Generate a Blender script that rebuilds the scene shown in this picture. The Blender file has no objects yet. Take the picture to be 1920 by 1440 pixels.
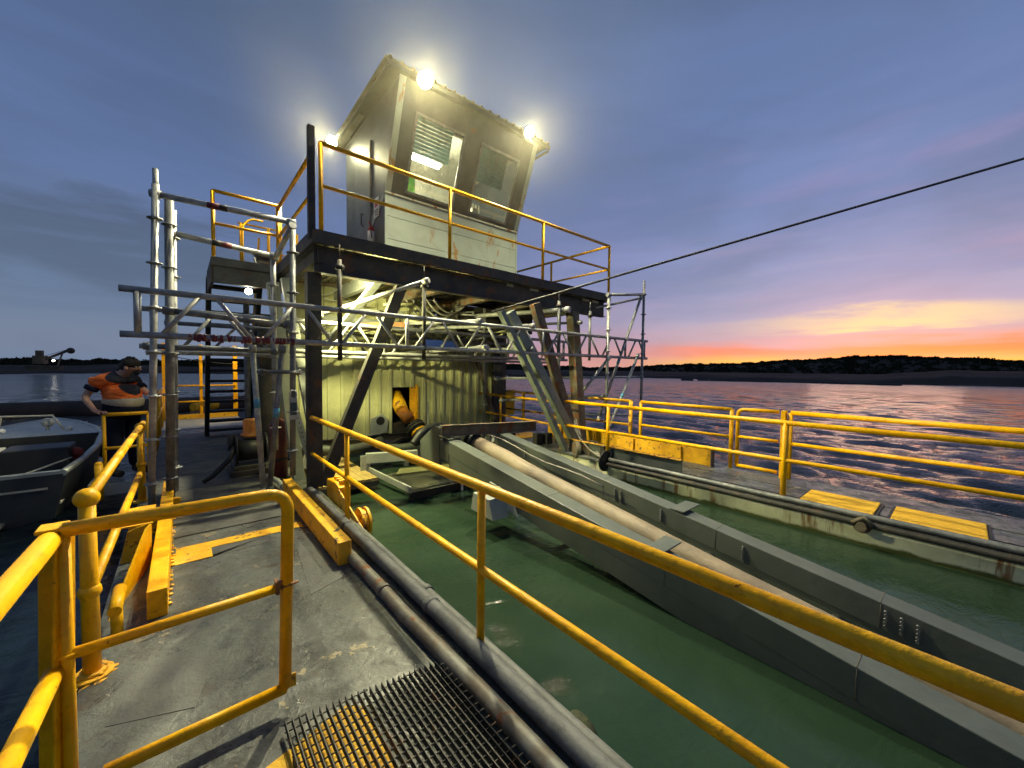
import bpy, bmesh, math, random
import numpy as np
from mathutils import Vector, Matrix, noise as mnoise
R = math.radians
random.seed(7)
sc = bpy.context.scene
COL = sc.collection

# ------------------------------------------------------------------ camera
CAM_H = 1.7
YAW, PITCH, ROLL = R(40.5), R(2.3), R(0.65)
fw = Vector((math.sin(YAW)*math.cos(PITCH), math.cos(YAW)*math.cos(PITCH), -math.sin(PITCH)))
r0 = Vector((math.cos(YAW), -math.sin(YAW), 0)); u0 = r0.cross(fw)
cr = r0*math.cos(ROLL)+u0*math.sin(ROLL); cu = -r0*math.sin(ROLL)+u0*math.cos(ROLL)
cam = bpy.data.cameras.new('camera'); co = bpy.data.objects.new('camera', cam); COL.objects.link(co)
cam.sensor_width = 36; cam.lens = 725/1920*36; cam.clip_start = 0.05; cam.clip_end = 5000
m = Matrix((cr, cu, -fw)).transposed().to_4x4(); m.translation = Vector((0, 0, CAM_H)); co.matrix_world = m
sc.camera = co
sc.render.engine = 'CYCLES'
sc.cycles.use_denoising = True
sc.cycles.max_bounces = 8
sc.cycles.sample_clamp_indirect = 6
sc.view_settings.view_transform = 'Standard'; sc.view_settings.look = 'None'
sc.view_settings.exposure = 0.0; sc.view_settings.gamma = 1.0

def lin(r, g, b):
    f = lambda c: (c/255/12.92) if c/255 <= .04045 else ((c/255+.055)/1.055)**2.4
    return (f(r), f(g), f(b), 1)

class NT:
    """small helper for node trees"""
    def __init__(s, tree): s.t = tree; s.n = tree.nodes; s.l = tree.links
    def add(s, ty, **k):
        n = s.n.new(ty)
        for a, v in k.items(): setattr(n, a, v)
        return n
    def link(s, a, b): s.l.new(a, b)
    def val(s, sock, v):
        if isinstance(v, bpy.types.NodeSocket): s.link(v, sock)
        else: sock.default_value = v
    def math(s, op, a, b=0.0, clamp=False):
        n = s.add('ShaderNodeMath', operation=op); n.use_clamp = clamp
        s.val(n.inputs[0], a); s.val(n.inputs[1], b); return n.outputs[0]
    def smooth(s, v, a, b):
        n = s.add('ShaderNodeMapRange', interpolation_type='SMOOTHSTEP')
        s.val(n.inputs['Value'], v); n.inputs['From Min'].default_value = a; n.inputs['From Max'].default_value = b
        return n.outputs[0]
    def ramp(s, fac, stops, interp='LINEAR'):
        n = s.add('ShaderNodeValToRGB'); e = n.color_ramp.elements; n.color_ramp.interpolation = interp
        while len(e) < len(stops): e.new(0.5)
        for el, (p, c) in zip(e, stops): el.position = p; el.color = c
        s.val(n.inputs[0], fac); return n.outputs[0]
    def mix(s, fac, a, b, mode='MIX'):
        n = s.add('ShaderNodeMix', data_type='RGBA', blend_type=mode)
        s.val(n.inputs[0], fac); s.val(n.inputs[6], a); s.val(n.inputs[7], b); return n.outputs[2]
    def noise(s, vec, scale, detail=4, rough=.55, dist=0.0):
        n = s.add('ShaderNodeTexNoise'); s.link(vec, n.inputs['Vector'])
        n.inputs['Scale'].default_value = scale; n.inputs['Detail'].default_value = detail
        n.inputs['Roughness'].default_value = rough; n.inputs['Distortion'].default_value = dist
        return n.outputs[0]
    def mapping(s, vec, scale=(1, 1, 1), loc=(0, 0, 0), rot=(0, 0, 0)):
        n = s.add('ShaderNodeMapping'); s.link(vec, n.inputs[0])
        n.inputs['Location'].default_value = loc; n.inputs['Rotation'].default_value = rot; n.inputs['Scale'].default_value = scale
        return n.outputs[0]

# ------------------------------------------------------------------ sky
w = bpy.data.worlds.new("World"); sc.world = w; w.use_nodes = True
T = NT(w.node_tree); T.n.clear()
out = T.add('ShaderNodeOutputWorld')
tc = T.add('ShaderNodeTexCoord')
gen = tc.outputs['Generated']
sep = T.add('ShaderNodeSeparateXYZ'); T.link(gen, sep.inputs[0])
SA = R(84)
hl = T.math('SQRT', T.math('ADD', T.math('MULTIPLY', sep.outputs[0], sep.outputs[0]), T.math('MULTIPLY', sep.outputs[1], sep.outputs[1])))
dotp = T.math('ADD', T.math('MULTIPLY', sep.outputs[0], math.sin(SA)), T.math('MULTIPLY', sep.outputs[1], math.cos(SA)))
az = T.math('DIVIDE', dotp, T.math('MAXIMUM', hl, .001))
el = T.math('DIVIDE', sep.outputs[2], T.math('MAXIMUM', hl, .02))       # tangent of the elevation
st = T.mapping(gen, scale=(1, 1, 7))
n1 = T.noise(st, 2.3, 6, .55, .6)
n2 = T.noise(T.mapping(gen, scale=(1, 1, 14), loc=(3, 1, 2)), 5, 5, .55, .4)
elw = T.math('ADD', el, T.math('MULTIPLY', T.math('SUBTRACT', n1, .5), T.math('MULTIPLY', T.smooth(el, .0, .25), .35)))
elw = T.math('ADD', elw, T.math('MULTIPLY', T.math('SUBTRACT', n2, .5), T.math('MULTIPLY', T.smooth(el, .0, .08), .035)))
def L(*st): return [(p/1.2, lin(*c)) for p, c in st]
AZD = T.math('ARCTAN2', T.math('SUBTRACT', T.math('MULTIPLY', sep.outputs[0], math.cos(SA)), T.math('MULTIPLY', sep.outputs[1], math.sin(SA))), dotp)
hot = T.ramp(T.math('DIVIDE', elw, 1.08), L((0, (248, 180, 85)), (.024, (250, 196, 98)), (.033, (246, 168, 105)), (.043, (242, 128, 92)), (.056, (236, 118, 98)),
        (.068, (185, 148, 164)), (.080, (168, 152, 178)), (.10, (158, 153, 186)), (.135, (146, 150, 190)), (.22, (128, 142, 188)), (.36, (110, 129, 178)), (.6, (98, 118, 165)), (.95, (92, 109, 148))))
mid = T.ramp(T.math('DIVIDE', elw, 1.2), L((0, (228, 165, 150)), (.03, (216, 155, 158)), (.06, (188, 150, 176)), (.10, (160, 147, 184)), (.2, (130, 137, 186)), (.4, (108, 124, 172)), (.7, (100, 118, 156)), (1.1, (90, 107, 140))))
cold = T.ramp(T.math('DIVIDE', elw, 1.2), L((0, (122, 134, 160)), (.05, (112, 126, 156)), (.12, (98, 115, 150)), (.17, (84, 98, 130)), (.21, (82, 94, 126)), (.27, (98, 113, 156)), (.35, (96, 112, 158)), (.55, (86, 101, 142)), (.8, (78, 93, 126)), (1.1, (76, 91, 120))))
c = T.mix(T.smooth(az, .15, .86), cold, mid)
c = T.mix(T.smooth(az, .87, .985), c, hot)
g_ = T.math('DIVIDE', T.math('ADD', AZD, R(-1.0)), R(10.5)); g_ = T.math('POWER', 2.718, T.math('MULTIPLY', T.math('MULTIPLY', g_, g_), -1))
bandc = T.math('MULTIPLY', T.smooth(elw, .070, .085), T.smooth(elw, .122, .090))
c = T.mix(T.math('MULTIPLY', T.math('MULTIPLY', g_, bandc), T.math('ADD', .55, T.math('MULTIPLY', n2, .8)), True), c, lin(232, 208, 160))
# soft cloud masses
n3 = T.noise(T.mapping(gen, scale=(1, 1, 2.6), loc=(5, 2, 8)), 1.7, 7, .55, .5)
cl = T.smooth(n3, .42, .66)
c = T.mix(T.math('MULTIPLY', cl, .30), c, lin(74, 86, 112))
c = T.mix(T.math('MULTIPLY', T.smooth(T.noise(T.mapping(gen, scale=(1, 1, 5), loc=(1, 7, 3)), 2.6, 5, .5, .3), .50, .74), T.math('MULTIPLY', T.math('MULTIPLY', T.smooth(az, .45, .9), T.smooth(el, .6, .25)), .34)), c, lin(196, 150, 186))
c = T.mix(1.0, c, T.mix(T.smooth(az, .1, .9), (.88, 1.0, 1.0, 1), (.95, 1.0, 1.03, 1)), 'MULTIPLY')
bg = T.add('ShaderNodeBackground'); T.link(c, bg.inputs[0]); bg.inputs[1].default_value = 1.0
sky = T.add('ShaderNodeTexSky', sky_type='NISHITA'); sky.sun_disc = False; sky.sun_elevation = R(0.5); sky.sun_rotation = R(84)
bg2 = T.add('ShaderNodeBackground'); T.link(sky.outputs[0], bg2.inputs[0]); bg2.inputs[1].default_value = .05
ads = T.add('ShaderNodeAddShader'); T.link(bg.outputs[0], ads.inputs[0]); T.link(bg2.outputs[0], ads.inputs[1])
T.link(ads.outputs[0], out.inputs[0])

def aim(o, d):
    o.rotation_euler = Vector(d).to_track_quat('-Z', 'Y').to_euler()
sun = bpy.data.lights.new('sun', 'SUN'); sun.energy = .06; sun.angle = R(12); sun.color = (1, .6, .45)
so = bpy.data.objects.new('sun', sun); COL.objects.link(so); aim(so, (-math.sin(SA), -math.cos(SA), -.06))

# ------------------------------------------------------------------ materials
def pmat(name, col, col2=None, rough=.5, metal=0.0, scale=3.0, bump=.15, bscale=40, rust=0.0, rustcol=(.16, .06, .02, 1), dirt=0.0,
         dirtcol=(.03, .03, .025, 1), rscale=5.0, streak=False, rvar=.15, spec=.5, seed=0.0, lo=.35, hi=.65):
    mt = bpy.data.materials.new(name); mt.use_nodes = True
    t = NT(mt.node_tree); b = t.n['Principled BSDF']
    v = t.mapping(t.add('ShaderNodeTexCoord').outputs['Object'], loc=(seed, seed*.7, seed*.3))
    c = tuple(col)+(1,) if len(col) == 3 else col
    c2 = tuple(x*.72 for x in c[:3])+(1,) if col2 is None else (tuple(col2)+(1,) if len(col2) == 3 else col2)
    n = t.noise(v, scale, 6, .6, .3)
    cc = t.mix(t.smooth(n, lo, hi), c, c2)
    if dirt:
        nd = t.noise(v, scale*2.7, 7, .65, .8)
        cc = t.mix(t.math('MULTIPLY', t.smooth(nd, .5, .72), dirt), cc, dirtcol)
    rf = t.math('ADD', rough-rvar/2, t.math('MULTIPLY', n, rvar))
    if rust:
        vs = t.mapping(v, scale=(1, 1, .25)) if streak else v
        nr = t.noise(vs, rscale, 8, .68, .4)
        rm = t.smooth(nr, .68-rust*.3, .72-rust*.25)
        cc = t.mix(rm, cc, rustcol); rf = t.math('MAXIMUM', rf, t.math('MULTIPLY', rm, .8))
    t.link(cc, b.inputs['Base Color']); t.link(rf, b.inputs['Roughness']); b.inputs['Metallic'].default_value = metal
    b.inputs['Specular IOR Level'].default_value = spec
    if bump:
        bn = t.add('ShaderNodeBump'); bn.inputs['Strength'].default_value = bump; bn.inputs['Distance'].default_value = .01
        t.link(t.noise(v, bscale, 5, .6), bn.inputs['Height']); t.link(bn.outputs[0], b.inputs['Normal'])
    return mt

def emit(name, col, s):
    mt = bpy.data.materials.new(name); mt.use_nodes = True; t = NT(mt.node_tree); t.n.clear()
    e = t.add('ShaderNodeEmission'); e.inputs[0].default_value = (*col, 1); e.inputs[1].default_value = s
    o = t.add('ShaderNodeOutputMaterial'); t.link(e.outputs[0], o.inputs[0]); return mt

M = dict(
 yellow=pmat('yellow_paint', (.92, .485, .0), (.80, .37, .0), .40, scale=6, bump=.5, bscale=26, rust=.12, rscale=16, rustcol=(.22, .09, .01, 1), dirt=.45, dirtcol=(.42, .18, .004, 1), spec=.35),
 yellow_rusty=pmat('worn_yellow_paint', (.86, .48, .008), (.72, .36, .008), .5, scale=6, bump=.5, bscale=30, rust=.50, rscale=7, rustcol=(.17, .06, .02, 1)),
 yellow_dirty=pmat('scuffed_yellow_paint', (.86, .47, .008), (.68, .33, .008), .6, scale=4, bump=.6, bscale=45, rust=.34, rscale=9, rustcol=(.10, .07, .04, 1)),
 galv=pmat('galvanised_steel', (.44, .445, .43), (.28, .285, .28), .5, .3, scale=9, bump=.2, bscale=60, dirt=.45, dirtcol=(.10, .09, .08, 1)),
 galvd=pmat('weathered_galvanised_steel', (.22, .225, .225), (.12, .13, .135), .55, .35, scale=7, bump=.2, bscale=60, dirt=.5, dirtcol=(.09, .06, .04, 1)),
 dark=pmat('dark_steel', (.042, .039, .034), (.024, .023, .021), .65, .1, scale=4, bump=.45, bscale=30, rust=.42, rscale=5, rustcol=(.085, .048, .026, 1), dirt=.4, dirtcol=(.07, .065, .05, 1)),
 brown=pmat('rusted_brown_steel', (.16, .135, .09), (.09, .075, .05), .7, .1, scale=5, bump=.4, bscale=40, rust=.5, rscale=6),
 black=pmat('black_rubber', (.012, .012, .013), (.02, .02, .02), .55, bump=.1),
 girder=pmat('grey_green_gloss_paint', (.108, .122, .108), (.078, .092, .082), .45, scale=1.3, bump=.35, bscale=14, rust=.10, rscale=2.6, streak=True, rustcol=(.11, .085, .05, 1), dirt=.5, dirtcol=(.07, .078, .062, 1)),
 greypaint=pmat('pale_grey_paint', (.36, .38, .36), (.28, .30, .28), .5, scale=3, bump=.2, bscale=30, rust=.16, rscale=6, dirt=.4, dirtcol=(.12, .11, .09, 1)),
 hose=pmat('tan_hose', (.29, .225, .155), (.20, .155, .115), .6, scale=3, bump=.5, bscale=30, dirt=.6, dirtcol=(.20, .15, .10, 1)),
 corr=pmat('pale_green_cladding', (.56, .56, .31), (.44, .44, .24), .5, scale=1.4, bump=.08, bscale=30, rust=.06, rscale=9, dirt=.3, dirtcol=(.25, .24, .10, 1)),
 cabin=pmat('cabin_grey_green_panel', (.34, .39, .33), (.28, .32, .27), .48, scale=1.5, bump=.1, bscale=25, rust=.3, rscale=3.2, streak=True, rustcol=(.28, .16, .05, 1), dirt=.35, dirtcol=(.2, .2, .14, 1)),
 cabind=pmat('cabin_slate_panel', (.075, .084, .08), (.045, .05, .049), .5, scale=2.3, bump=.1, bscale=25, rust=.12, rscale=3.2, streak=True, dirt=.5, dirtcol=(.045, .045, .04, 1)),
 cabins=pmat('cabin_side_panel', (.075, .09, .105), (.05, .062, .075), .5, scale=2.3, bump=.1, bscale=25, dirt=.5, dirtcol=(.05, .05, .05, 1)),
 wood=pmat('yellowed_timber', (.46, .33, .11), (.34, .24, .08), .75, scale=5, bump=.5, bscale=50, dirt=.7, dirtcol=(.16, .11, .05, 1)),
 white=pmat('white_paint', (.75, .75, .72), None, .5),
 red=pmat('red_paint', (.45, .03, .02), None, .4),
 maroon=pmat('maroon_cylinder_paint', (.16, .03, .025), (.11, .025, .02), .45, dirt=.4),
 orange=pmat('orange_motor_paint', (.65, .24, .03), (.45, .15, .02), .45, scale=9, bump=.3, rust=.3, rscale=12),
 blue=pmat('blue_paint', (.02, .05, .30), None, .5),
 tape=pmat('blue_band_paint', (.10, .35, .55), None, .5),
 cable=pmat('grey_cable', (.30, .29, .26), (.16, .15, .13), .6),
 rope=pmat('wire_rope', (.10, .095, .09), (.05, .05, .05), .55, .5, scale=60, bump=.8, bscale=120),
 alu=pmat('boat_aluminium', (.38, .40, .37), (.28, .30, .28), .4, .35, scale=4, dirt=.4),
 alud=pmat('boat_dark_hull', (.035, .038, .042), (.025, .028, .03), .5, .2, scale=4),
 cream=pmat('boat_deck_vinyl', (.78, .75, .62), (.60, .58, .48), .7, scale=5, dirt=.5),
 navy=pmat('navy_cloth', (.008, .011, .028), None, .9, bscale=90, spec=.2),
 hivis=pmat('orange_hivis_cloth', (.95, .20, .025), (.80, .14, .02), .8, scale=9, bump=.9, bscale=16, spec=.2),
 skin=pmat('skin', (.50, .29, .20), (.44, .24, .17), .55, bump=.1),
 hair=pmat('dark_hair', (.02, .014, .01), None, .7, bump=.8, bscale=120),
 pipegrey=pmat('dull_pipe_paint', (.14, .145, .145), (.085, .09, .09), .62, .05, scale=6, bump=.3, bscale=40, rust=.2, rscale=9, rustcol=(.12, .08, .05, 1), dirt=.6, dirtcol=(.05, .05, .045, 1), spec=.4),
 silver=pmat('reflective_tape', (.50, .48, .40), None, .35),
 bark=pmat('bark', (.03, .024, .018), None, .9),
 glove=pmat('mesh_rust', (.10, .06, .035), None, .8),
 teal=pmat('teal_blind', (.16, .33, .30), (.12, .26, .24), .5),
 green=pmat('green_paper', (.12, .45, .05), None, .6),
 offwhite=pmat('cabin_lining', (.50, .50, .42), (.40, .40, .34), .7),
 redtape=pmat('red_barrier_tape', (.17, .02, .025), None, .6),
)
def shirt_mat():
    mt = bpy.data.materials.new('orange_navy_work_shirt'); mt.use_nodes = True; t = NT(mt.node_tree); b = t.n['Principled BSDF']
    v = t.add('ShaderNodeTexCoord').outputs['Object']; s = t.add('ShaderNodeSeparateXYZ'); t.link(v, s.inputs[0])
    u = t.math('ADD', t.math('MULTIPLY', t.math('ADD', s.outputs[0], .72), .76), t.math('MULTIPLY', t.math('SUBTRACT', s.outputs[1], 8.30), -.65))
    n = t.noise(v, 9, 5, .6, .5); z = s.outputs[2]
    c = t.mix(t.smooth(n, .35, .65), (1.0, .22, .03, 1), (.85, .13, .015, 1))
    k = t.math('ADD', u, t.math('MULTIPLY', t.math('SUBTRACT', z, 1.30), .75))
    c = t.mix(t.smooth(k, .185, .195), c, (.012, .015, .03, 1))
    c = t.mix(t.math('MULTIPLY', t.smooth(z, 1.125, 1.135), t.smooth(z, 1.185, 1.175)), c, (.45, .40, .30, 1))
    c = t.mix(t.smooth(z, 1.078, 1.070), c, (.48, .43, .34, 1))
    t.link(c, b.inputs['Base Color']); b.inputs['Roughness'].default_value = .8
    bn = t.add('ShaderNodeBump'); bn.inputs['Strength'].default_value = 1; bn.inputs['Distance'].default_value = .05
    t.link(t.noise(t.mapping(v, scale=(1, 1, 2.2), rot=(.3, .5, 0)), 8, 4, .5, 1.2), bn.inputs['Height']); t.link(bn.outputs[0], b.inputs['Normal']); return mt
M['shirt'] = shirt_mat()
M['lamp'] = emit('flood_lamp_lens', (1, .93, .50), 600)
M['bulb'] = emit('bulb', (1, .9, .65), 60)
M['tube'] = emit('fluorescent_tube', (1, .97, .62), 40)
M['ambermark'] = emit('amber_lamp', (1, .6, .15), 40)

def glass_mat():
    mt = bpy.data.materials.new('dusty_glass'); mt.use_nodes = True; t = NT(mt.node_tree); b = t.n['Principled BSDF']
    v = t.mapping(t.add('ShaderNodeTexCoord').outputs['Object'], scale=(1, 1, .35))
    tr = t.add('ShaderNodeBsdfTransparent'); gl = t.add('ShaderNodeBsdfGlossy'); gl.inputs['Roughness'].default_value = .03
    fr = t.add('ShaderNodeFresnel'); fr.inputs[0].default_value = 1.45
    mx = t.add('ShaderNodeMixShader'); t.link(fr.outputs[0], mx.inputs[0]); t.link(tr.outputs[0], mx.inputs[1]); t.link(gl.outputs[0], mx.inputs[2])
    b.inputs['Base Color'].default_value = (.42, .42, .34, 1); b.inputs['Roughness'].default_value = .8
    m2 = t.add('ShaderNodeMixShader'); d = t.smooth(t.noise(v, 7, 7, .65, .5), .42, .8)
    t.link(t.math('ADD', t.math('MULTIPLY', d, .22), .01), m2.inputs[0]); t.link(mx.outputs[0], m2.inputs[1]); t.link(b.outputs[0], m2.inputs[2])
    t.link(m2.outputs[0], t.n['Material Output'].inputs[0]); return mt
M['glass'] = glass_mat()

def deck_mat():
    mt = bpy.data.materials.new('worn_grey_deck_paint'); mt.use_nodes = True; t = NT(mt.node_tree); b = t.n['Principled BSDF']
    v = t.add('ShaderNodeTexCoord').outputs['Object']
    n = t.noise(v, 1.6, 7, .6, .5); n2 = t.noise(v, 6, 8, .7, .9)
    c = t.mix(t.smooth(n, .38, .60), (.054, .058, .057, 1), (.112, .12, .112, 1))
    c = t.mix(t.math('MULTIPLY', t.smooth(n2, .50, .66), .8), c, (.045, .045, .04, 1))
    n4 = t.noise(t.mapping(v, loc=(9, 4, 1)), 4.2, 9, .72, .2)
    c = t.mix(t.smooth(n4, .625, .645), c, (.30, .25, .15, 1))
    n8 = t.noise(t.mapping(v, scale=(1, .35, 1), loc=(3, 24, 1)), 3.4, 9, .75, 1.6)
    c = t.mix(t.math('MULTIPLY', t.smooth(t.math('ABSOLUTE', t.math('SUBTRACT', n8, .5)), .012, .0), .75), c, (.03, .026, .02, 1))
    n5 = t.noise(t.mapping(v, loc=(2, 14, 1)), 2.6, 8, .7, .6)
    c = t.mix(t.math('MULTIPLY', t.smooth(n5, .57, .70), .75), c, (.07, .045, .028, 1))
    n6 = t.noise(t.mapping(v, loc=(7, 3, 5)), 40, 3, .6, .2)
    c = t.mix(t.math('MULTIPLY', t.smooth(n6, .70, .74), .8), c, (.5, .5, .44, 1))
    n7 = t.noise(t.mapping(v, loc=(17, 3, 5)), 24, 4, .6, .2)
    c = t.mix(t.math('MULTIPLY', t.smooth(n7, .68, .73), .85), c, (.05, .035, .02, 1))
    t.link(c, b.inputs['Base Color'])
    t.link(t.math('ADD', .24, t.math('MULTIPLY', t.smooth(n2, .35, .65), .38)), b.inputs['Roughness'])
    bn = t.add('ShaderNodeBump'); bn.inputs['Strength'].default_value = .7; bn.inputs['Distance'].default_value = .016
    h = t.math('ADD', t.math('MULTIPLY', t.noise(v, 14, 7, .65, .4), .7), t.math('MULTIPLY', n6, .15))
    t.link(h, bn.inputs['Height']); t.link(bn.outputs[0], b.inputs['Normal']); return mt
M['deck'] = deck_mat()

def hull_mat():
    mt = bpy.data.materials.new('cream_hull_with_algae_and_rust'); mt.use_nodes = True; t = NT(mt.node_tree); b = t.n['Principled BSDF']
    v = t.add('ShaderNodeTexCoord').outputs['Object']
    s = t.add('ShaderNodeSeparateXYZ'); t.link(v, s.inputs[0])
    n = t.noise(v, 4, 7, .65, .5)
    c = t.mix(t.smooth(n, .3, .7), (.76, .75, .52, 1), (.58, .58, .38, 1))
    st = t.noise(t.mapping(v, scale=(1, 1, .12)), 5, 7, .65, .2)
    c = t.mix(t.math('MULTIPLY', t.smooth(st, .50, .60), t.smooth(t.noise(t.mapping(v, loc=(4, 0, 0)), 1.3, 3), .40, .55)), c, (.22, .09, .02, 1))
    h = t.math('ADD', s.outputs[2], t.math('MULTIPLY', t.math('SUBTRACT', n, .5), .12))
    c = t.mix(t.smooth(h, -.235, -.275), c, (.07, .085, .015, 1))
    t.link(c, b.inputs['Base Color']); b.inputs['Roughness'].default_value = .6
    bn = t.add('ShaderNodeBump'); bn.inputs['Strength'].default_value = .3; bn.inputs['Distance'].default_value = .01
    t.link(n, bn.inputs['Height']); t.link(bn.outputs[0], b.inputs['Normal']); return mt
M['hull'] = hull_mat()

def water_mat():
    mt = bpy.data.materials.new('turbid_green_water'); mt.use_nodes = True; t = NT(mt.node_tree); b = t.n['Principled BSDF']
    v = t.add('ShaderNodeTexCoord').outputs['Object']
    s = t.add('ShaderNodeSeparateXYZ'); t.link(v, s.inputs[0])
    n = t.noise(v, .8, 5, .6, .8)
    dl = t.math('SQRT', t.math('ADD', t.math('MULTIPLY', s.outputs[0], s.outputs[0]), t.math('MULTIPLY', s.outputs[1], s.outputs[1])))
    t.link(t.math('ADD', .05, t.math('MULTIPLY', t.smooth(dl, 15, 90), .17)), b.inputs['Roughness']); b.inputs['IOR'].default_value = 1.33
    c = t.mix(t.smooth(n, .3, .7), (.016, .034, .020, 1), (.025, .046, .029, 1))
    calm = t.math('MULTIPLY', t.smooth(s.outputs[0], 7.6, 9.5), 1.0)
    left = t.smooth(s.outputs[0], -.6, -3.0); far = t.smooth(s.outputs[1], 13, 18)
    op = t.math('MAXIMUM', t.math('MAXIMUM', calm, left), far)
    outer_shade = t.math('MAXIMUM', op, t.smooth(s.outputs[0], .6, -.5))
    c = t.mix(outer_shade, c, (.004, .009, .013, 1))  # darker navy outside the well, the left side's shade put into its colour
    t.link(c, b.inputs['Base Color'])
    rip = t.noise(t.mapping(v, scale=(1, 1.6, 1), rot=(0, 0, R(25))), 3.2, 5, .62, .8)
    fine = t.noise(t.mapping(v, scale=(1.2, 2.2, 1), rot=(0, 0, R(25))), 11, 4, .6, .5)
    hgt = t.math('ADD', t.math('MULTIPLY', rip, t.math('ADD', .016, t.math('MULTIPLY', op, t.math('ADD', .085, t.math('MULTIPLY', t.smooth(dl, 12, 55), .13))))), t.math('MULTIPLY', fine, t.math('ADD', .002, t.math('MULTIPLY', op, .045))))
    bn = t.add('ShaderNodeBump'); bn.inputs['Strength'].default_value = .85; bn.inputs['Distance'].default_value = 1.0
    t.link(hgt, bn.inputs['Height']); t.link(bn.outputs[0], b.inputs['Normal']); return mt
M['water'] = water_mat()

# ------------------------------------------------------------------ mesh helpers
def V(*a): return Vector(a)
class MB:
    def __init__(s): s.bm = bmesh.new()
    def box(s, x0, x1, y0, y1, z0, z1):
        v = [s.bm.verts.new(p) for p in ((x0, y0, z0), (x1, y0, z0), (x1, y1, z0), (x0, y1, z0), (x0, y0, z1), (x1, y0, z1), (x1, y1, z1), (x0, y1, z1))]
        for f in ((0, 3, 2, 1), (4, 5, 6, 7), (0, 1, 5, 4), (1, 2, 6, 5), (2, 3, 7, 6), (3, 0, 4, 7)): s.bm.faces.new([v[i] for i in f])
        return s
    def bar(s, a, b, w, h, up=(0, 0, 1), w2=None, h2=None):
        a, b = Vector(a), Vector(b); d = (b-a).normalized(); up = Vector(up)
        if abs(d.dot(up)) > .98: up = Vector((0, 1, 0))
        sx = d.cross(up).normalized(); sz = sx.cross(d).normalized(); v = []
        for p, ww, hh in ((a, w, h), (b, w2 or w, h2 or h)):
            for i, j in ((-1, -1), (1, -1), (1, 1), (-1, 1)): v.append(s.bm.verts.new(p+sx*ww/2*i+sz*hh/2*j))
        for f in ((3, 2, 1, 0), (4, 5, 6, 7), (0, 1, 5, 4), (1, 2, 6, 5), (2, 3, 7, 6), (3, 0, 4, 7)): s.bm.faces.new([v[i] for i in f])
        return s
    def ibeam(s, a, b, w, h, t=.012, up=(0, 0, 1)):
        a, b = Vector(a), Vector(b); d = (b-a).normalized(); up = Vector(up)
        if abs(d.dot(up)) > .98: up = Vector((0, 1, 0))
        sx = d.cross(up).normalized(); sz = sx.cross(d).normalized()
        s.bar(a, b, t, h-2*t, up); o = sz*(h/2-t/2)
        s.bar(a+o, b+o, w, t, up); s.bar(a-o, b-o, w, t, up); return s
    def tube(s, pts, r, n=10, caps=True, closed=False):
        pts = [Vector(p) for p in pts]; N = len(pts); rr = r if isinstance(r, (list, tuple)) else [r]*N
        rings = []; prev = None
        for i, p in enumerate(pts):
            d = (pts[min(i+1, N-1)]-pts[max(i-1, 0)]).normalized() if N > 1 else Vector((0, 0, 1))
            if prev is None:
                u = d.orthogonal().normalized()
            else:
                u = (prev-d*prev.dot(d))
                u = u.normalized() if u.length > 1e-6 else d.orthogonal().normalized()
            prev = u; q = d.cross(u)
            rings.append([s.bm.verts.new(p+(u*math.cos(k*2*math.pi/n)+q*math.sin(k*2*math.pi/n))*rr[i]) for k in range(n)])
        for a, b in zip(rings, rings[1:]):
            for k in range(n): s.bm.faces.new((a[k], a[(k+1) % n], b[(k+1) % n], b[k])).smooth = True
        if caps: s.bm.faces.new(rings[0][::-1]); s.bm.faces.new(rings[-1])
        return s
    def ball(s, c, r, n=12, sz=1.0):
        m = Matrix.Translation(Vector(c)) @ Matrix.Diagonal((1, 1, sz, 1))
        g = bmesh.ops.create_uvsphere(s.bm, u_segments=n, v_segments=n//2+2, radius=r, matrix=m)
        for v in g['verts']:
            for f in v.link_faces: f.smooth = True
        return s
    def prism(s, poly, axis, a0, a1):
        def P(u, v, a): return {'x': (a, u, v), 'y': (u, a, v), 'z': (u, v, a)}[axis]
        A = [s.bm.verts.new(P(u, v, a0)) for u, v in poly]; B = [s.bm.verts.new(P(u, v, a1)) for u, v in poly]; n = len(poly)
        s.bm.faces.new(A[::-1]); s.bm.faces.new(B)
        for i in range(n): s.bm.faces.new((A[i], A[(i+1) % n], B[(i+1) % n], B[i]))
        return s
    def quad(s, *ps):
        s.bm.faces.new([s.bm.verts.new(p) for p in ps]); return s
def fillet(pts, r, n=6):
    pts = [Vector(p) for p in pts]; o = [pts[0]]
    for a, b, c in zip(pts, pts[1:], pts[2:]):
        d1 = (a-b).normalized(); d2 = (c-b).normalized()
        for k in range(n+1):
            t = k/n; p1 = b+d1*r; p2 = b+d2*r
            o.append(p1*(1-t)**2+b*2*t*(1-t)+p2*t*t)
    o.append(pts[-1]); return o
def sag(a, b, s, n=14):
    a, b = Vector(a), Vector(b)
    return [a.lerp(b, k/n)+Vector((0, 0, -s*4*(k/n)*(1-k/n))) for k in range(n+1)]
def tag(o, label, cat, group=None, kind=None):
    if label: o['label'] = label
    if cat: o['category'] = cat
    if group: o['group'] = group
    if kind: o['kind'] = kind
    return o
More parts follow.
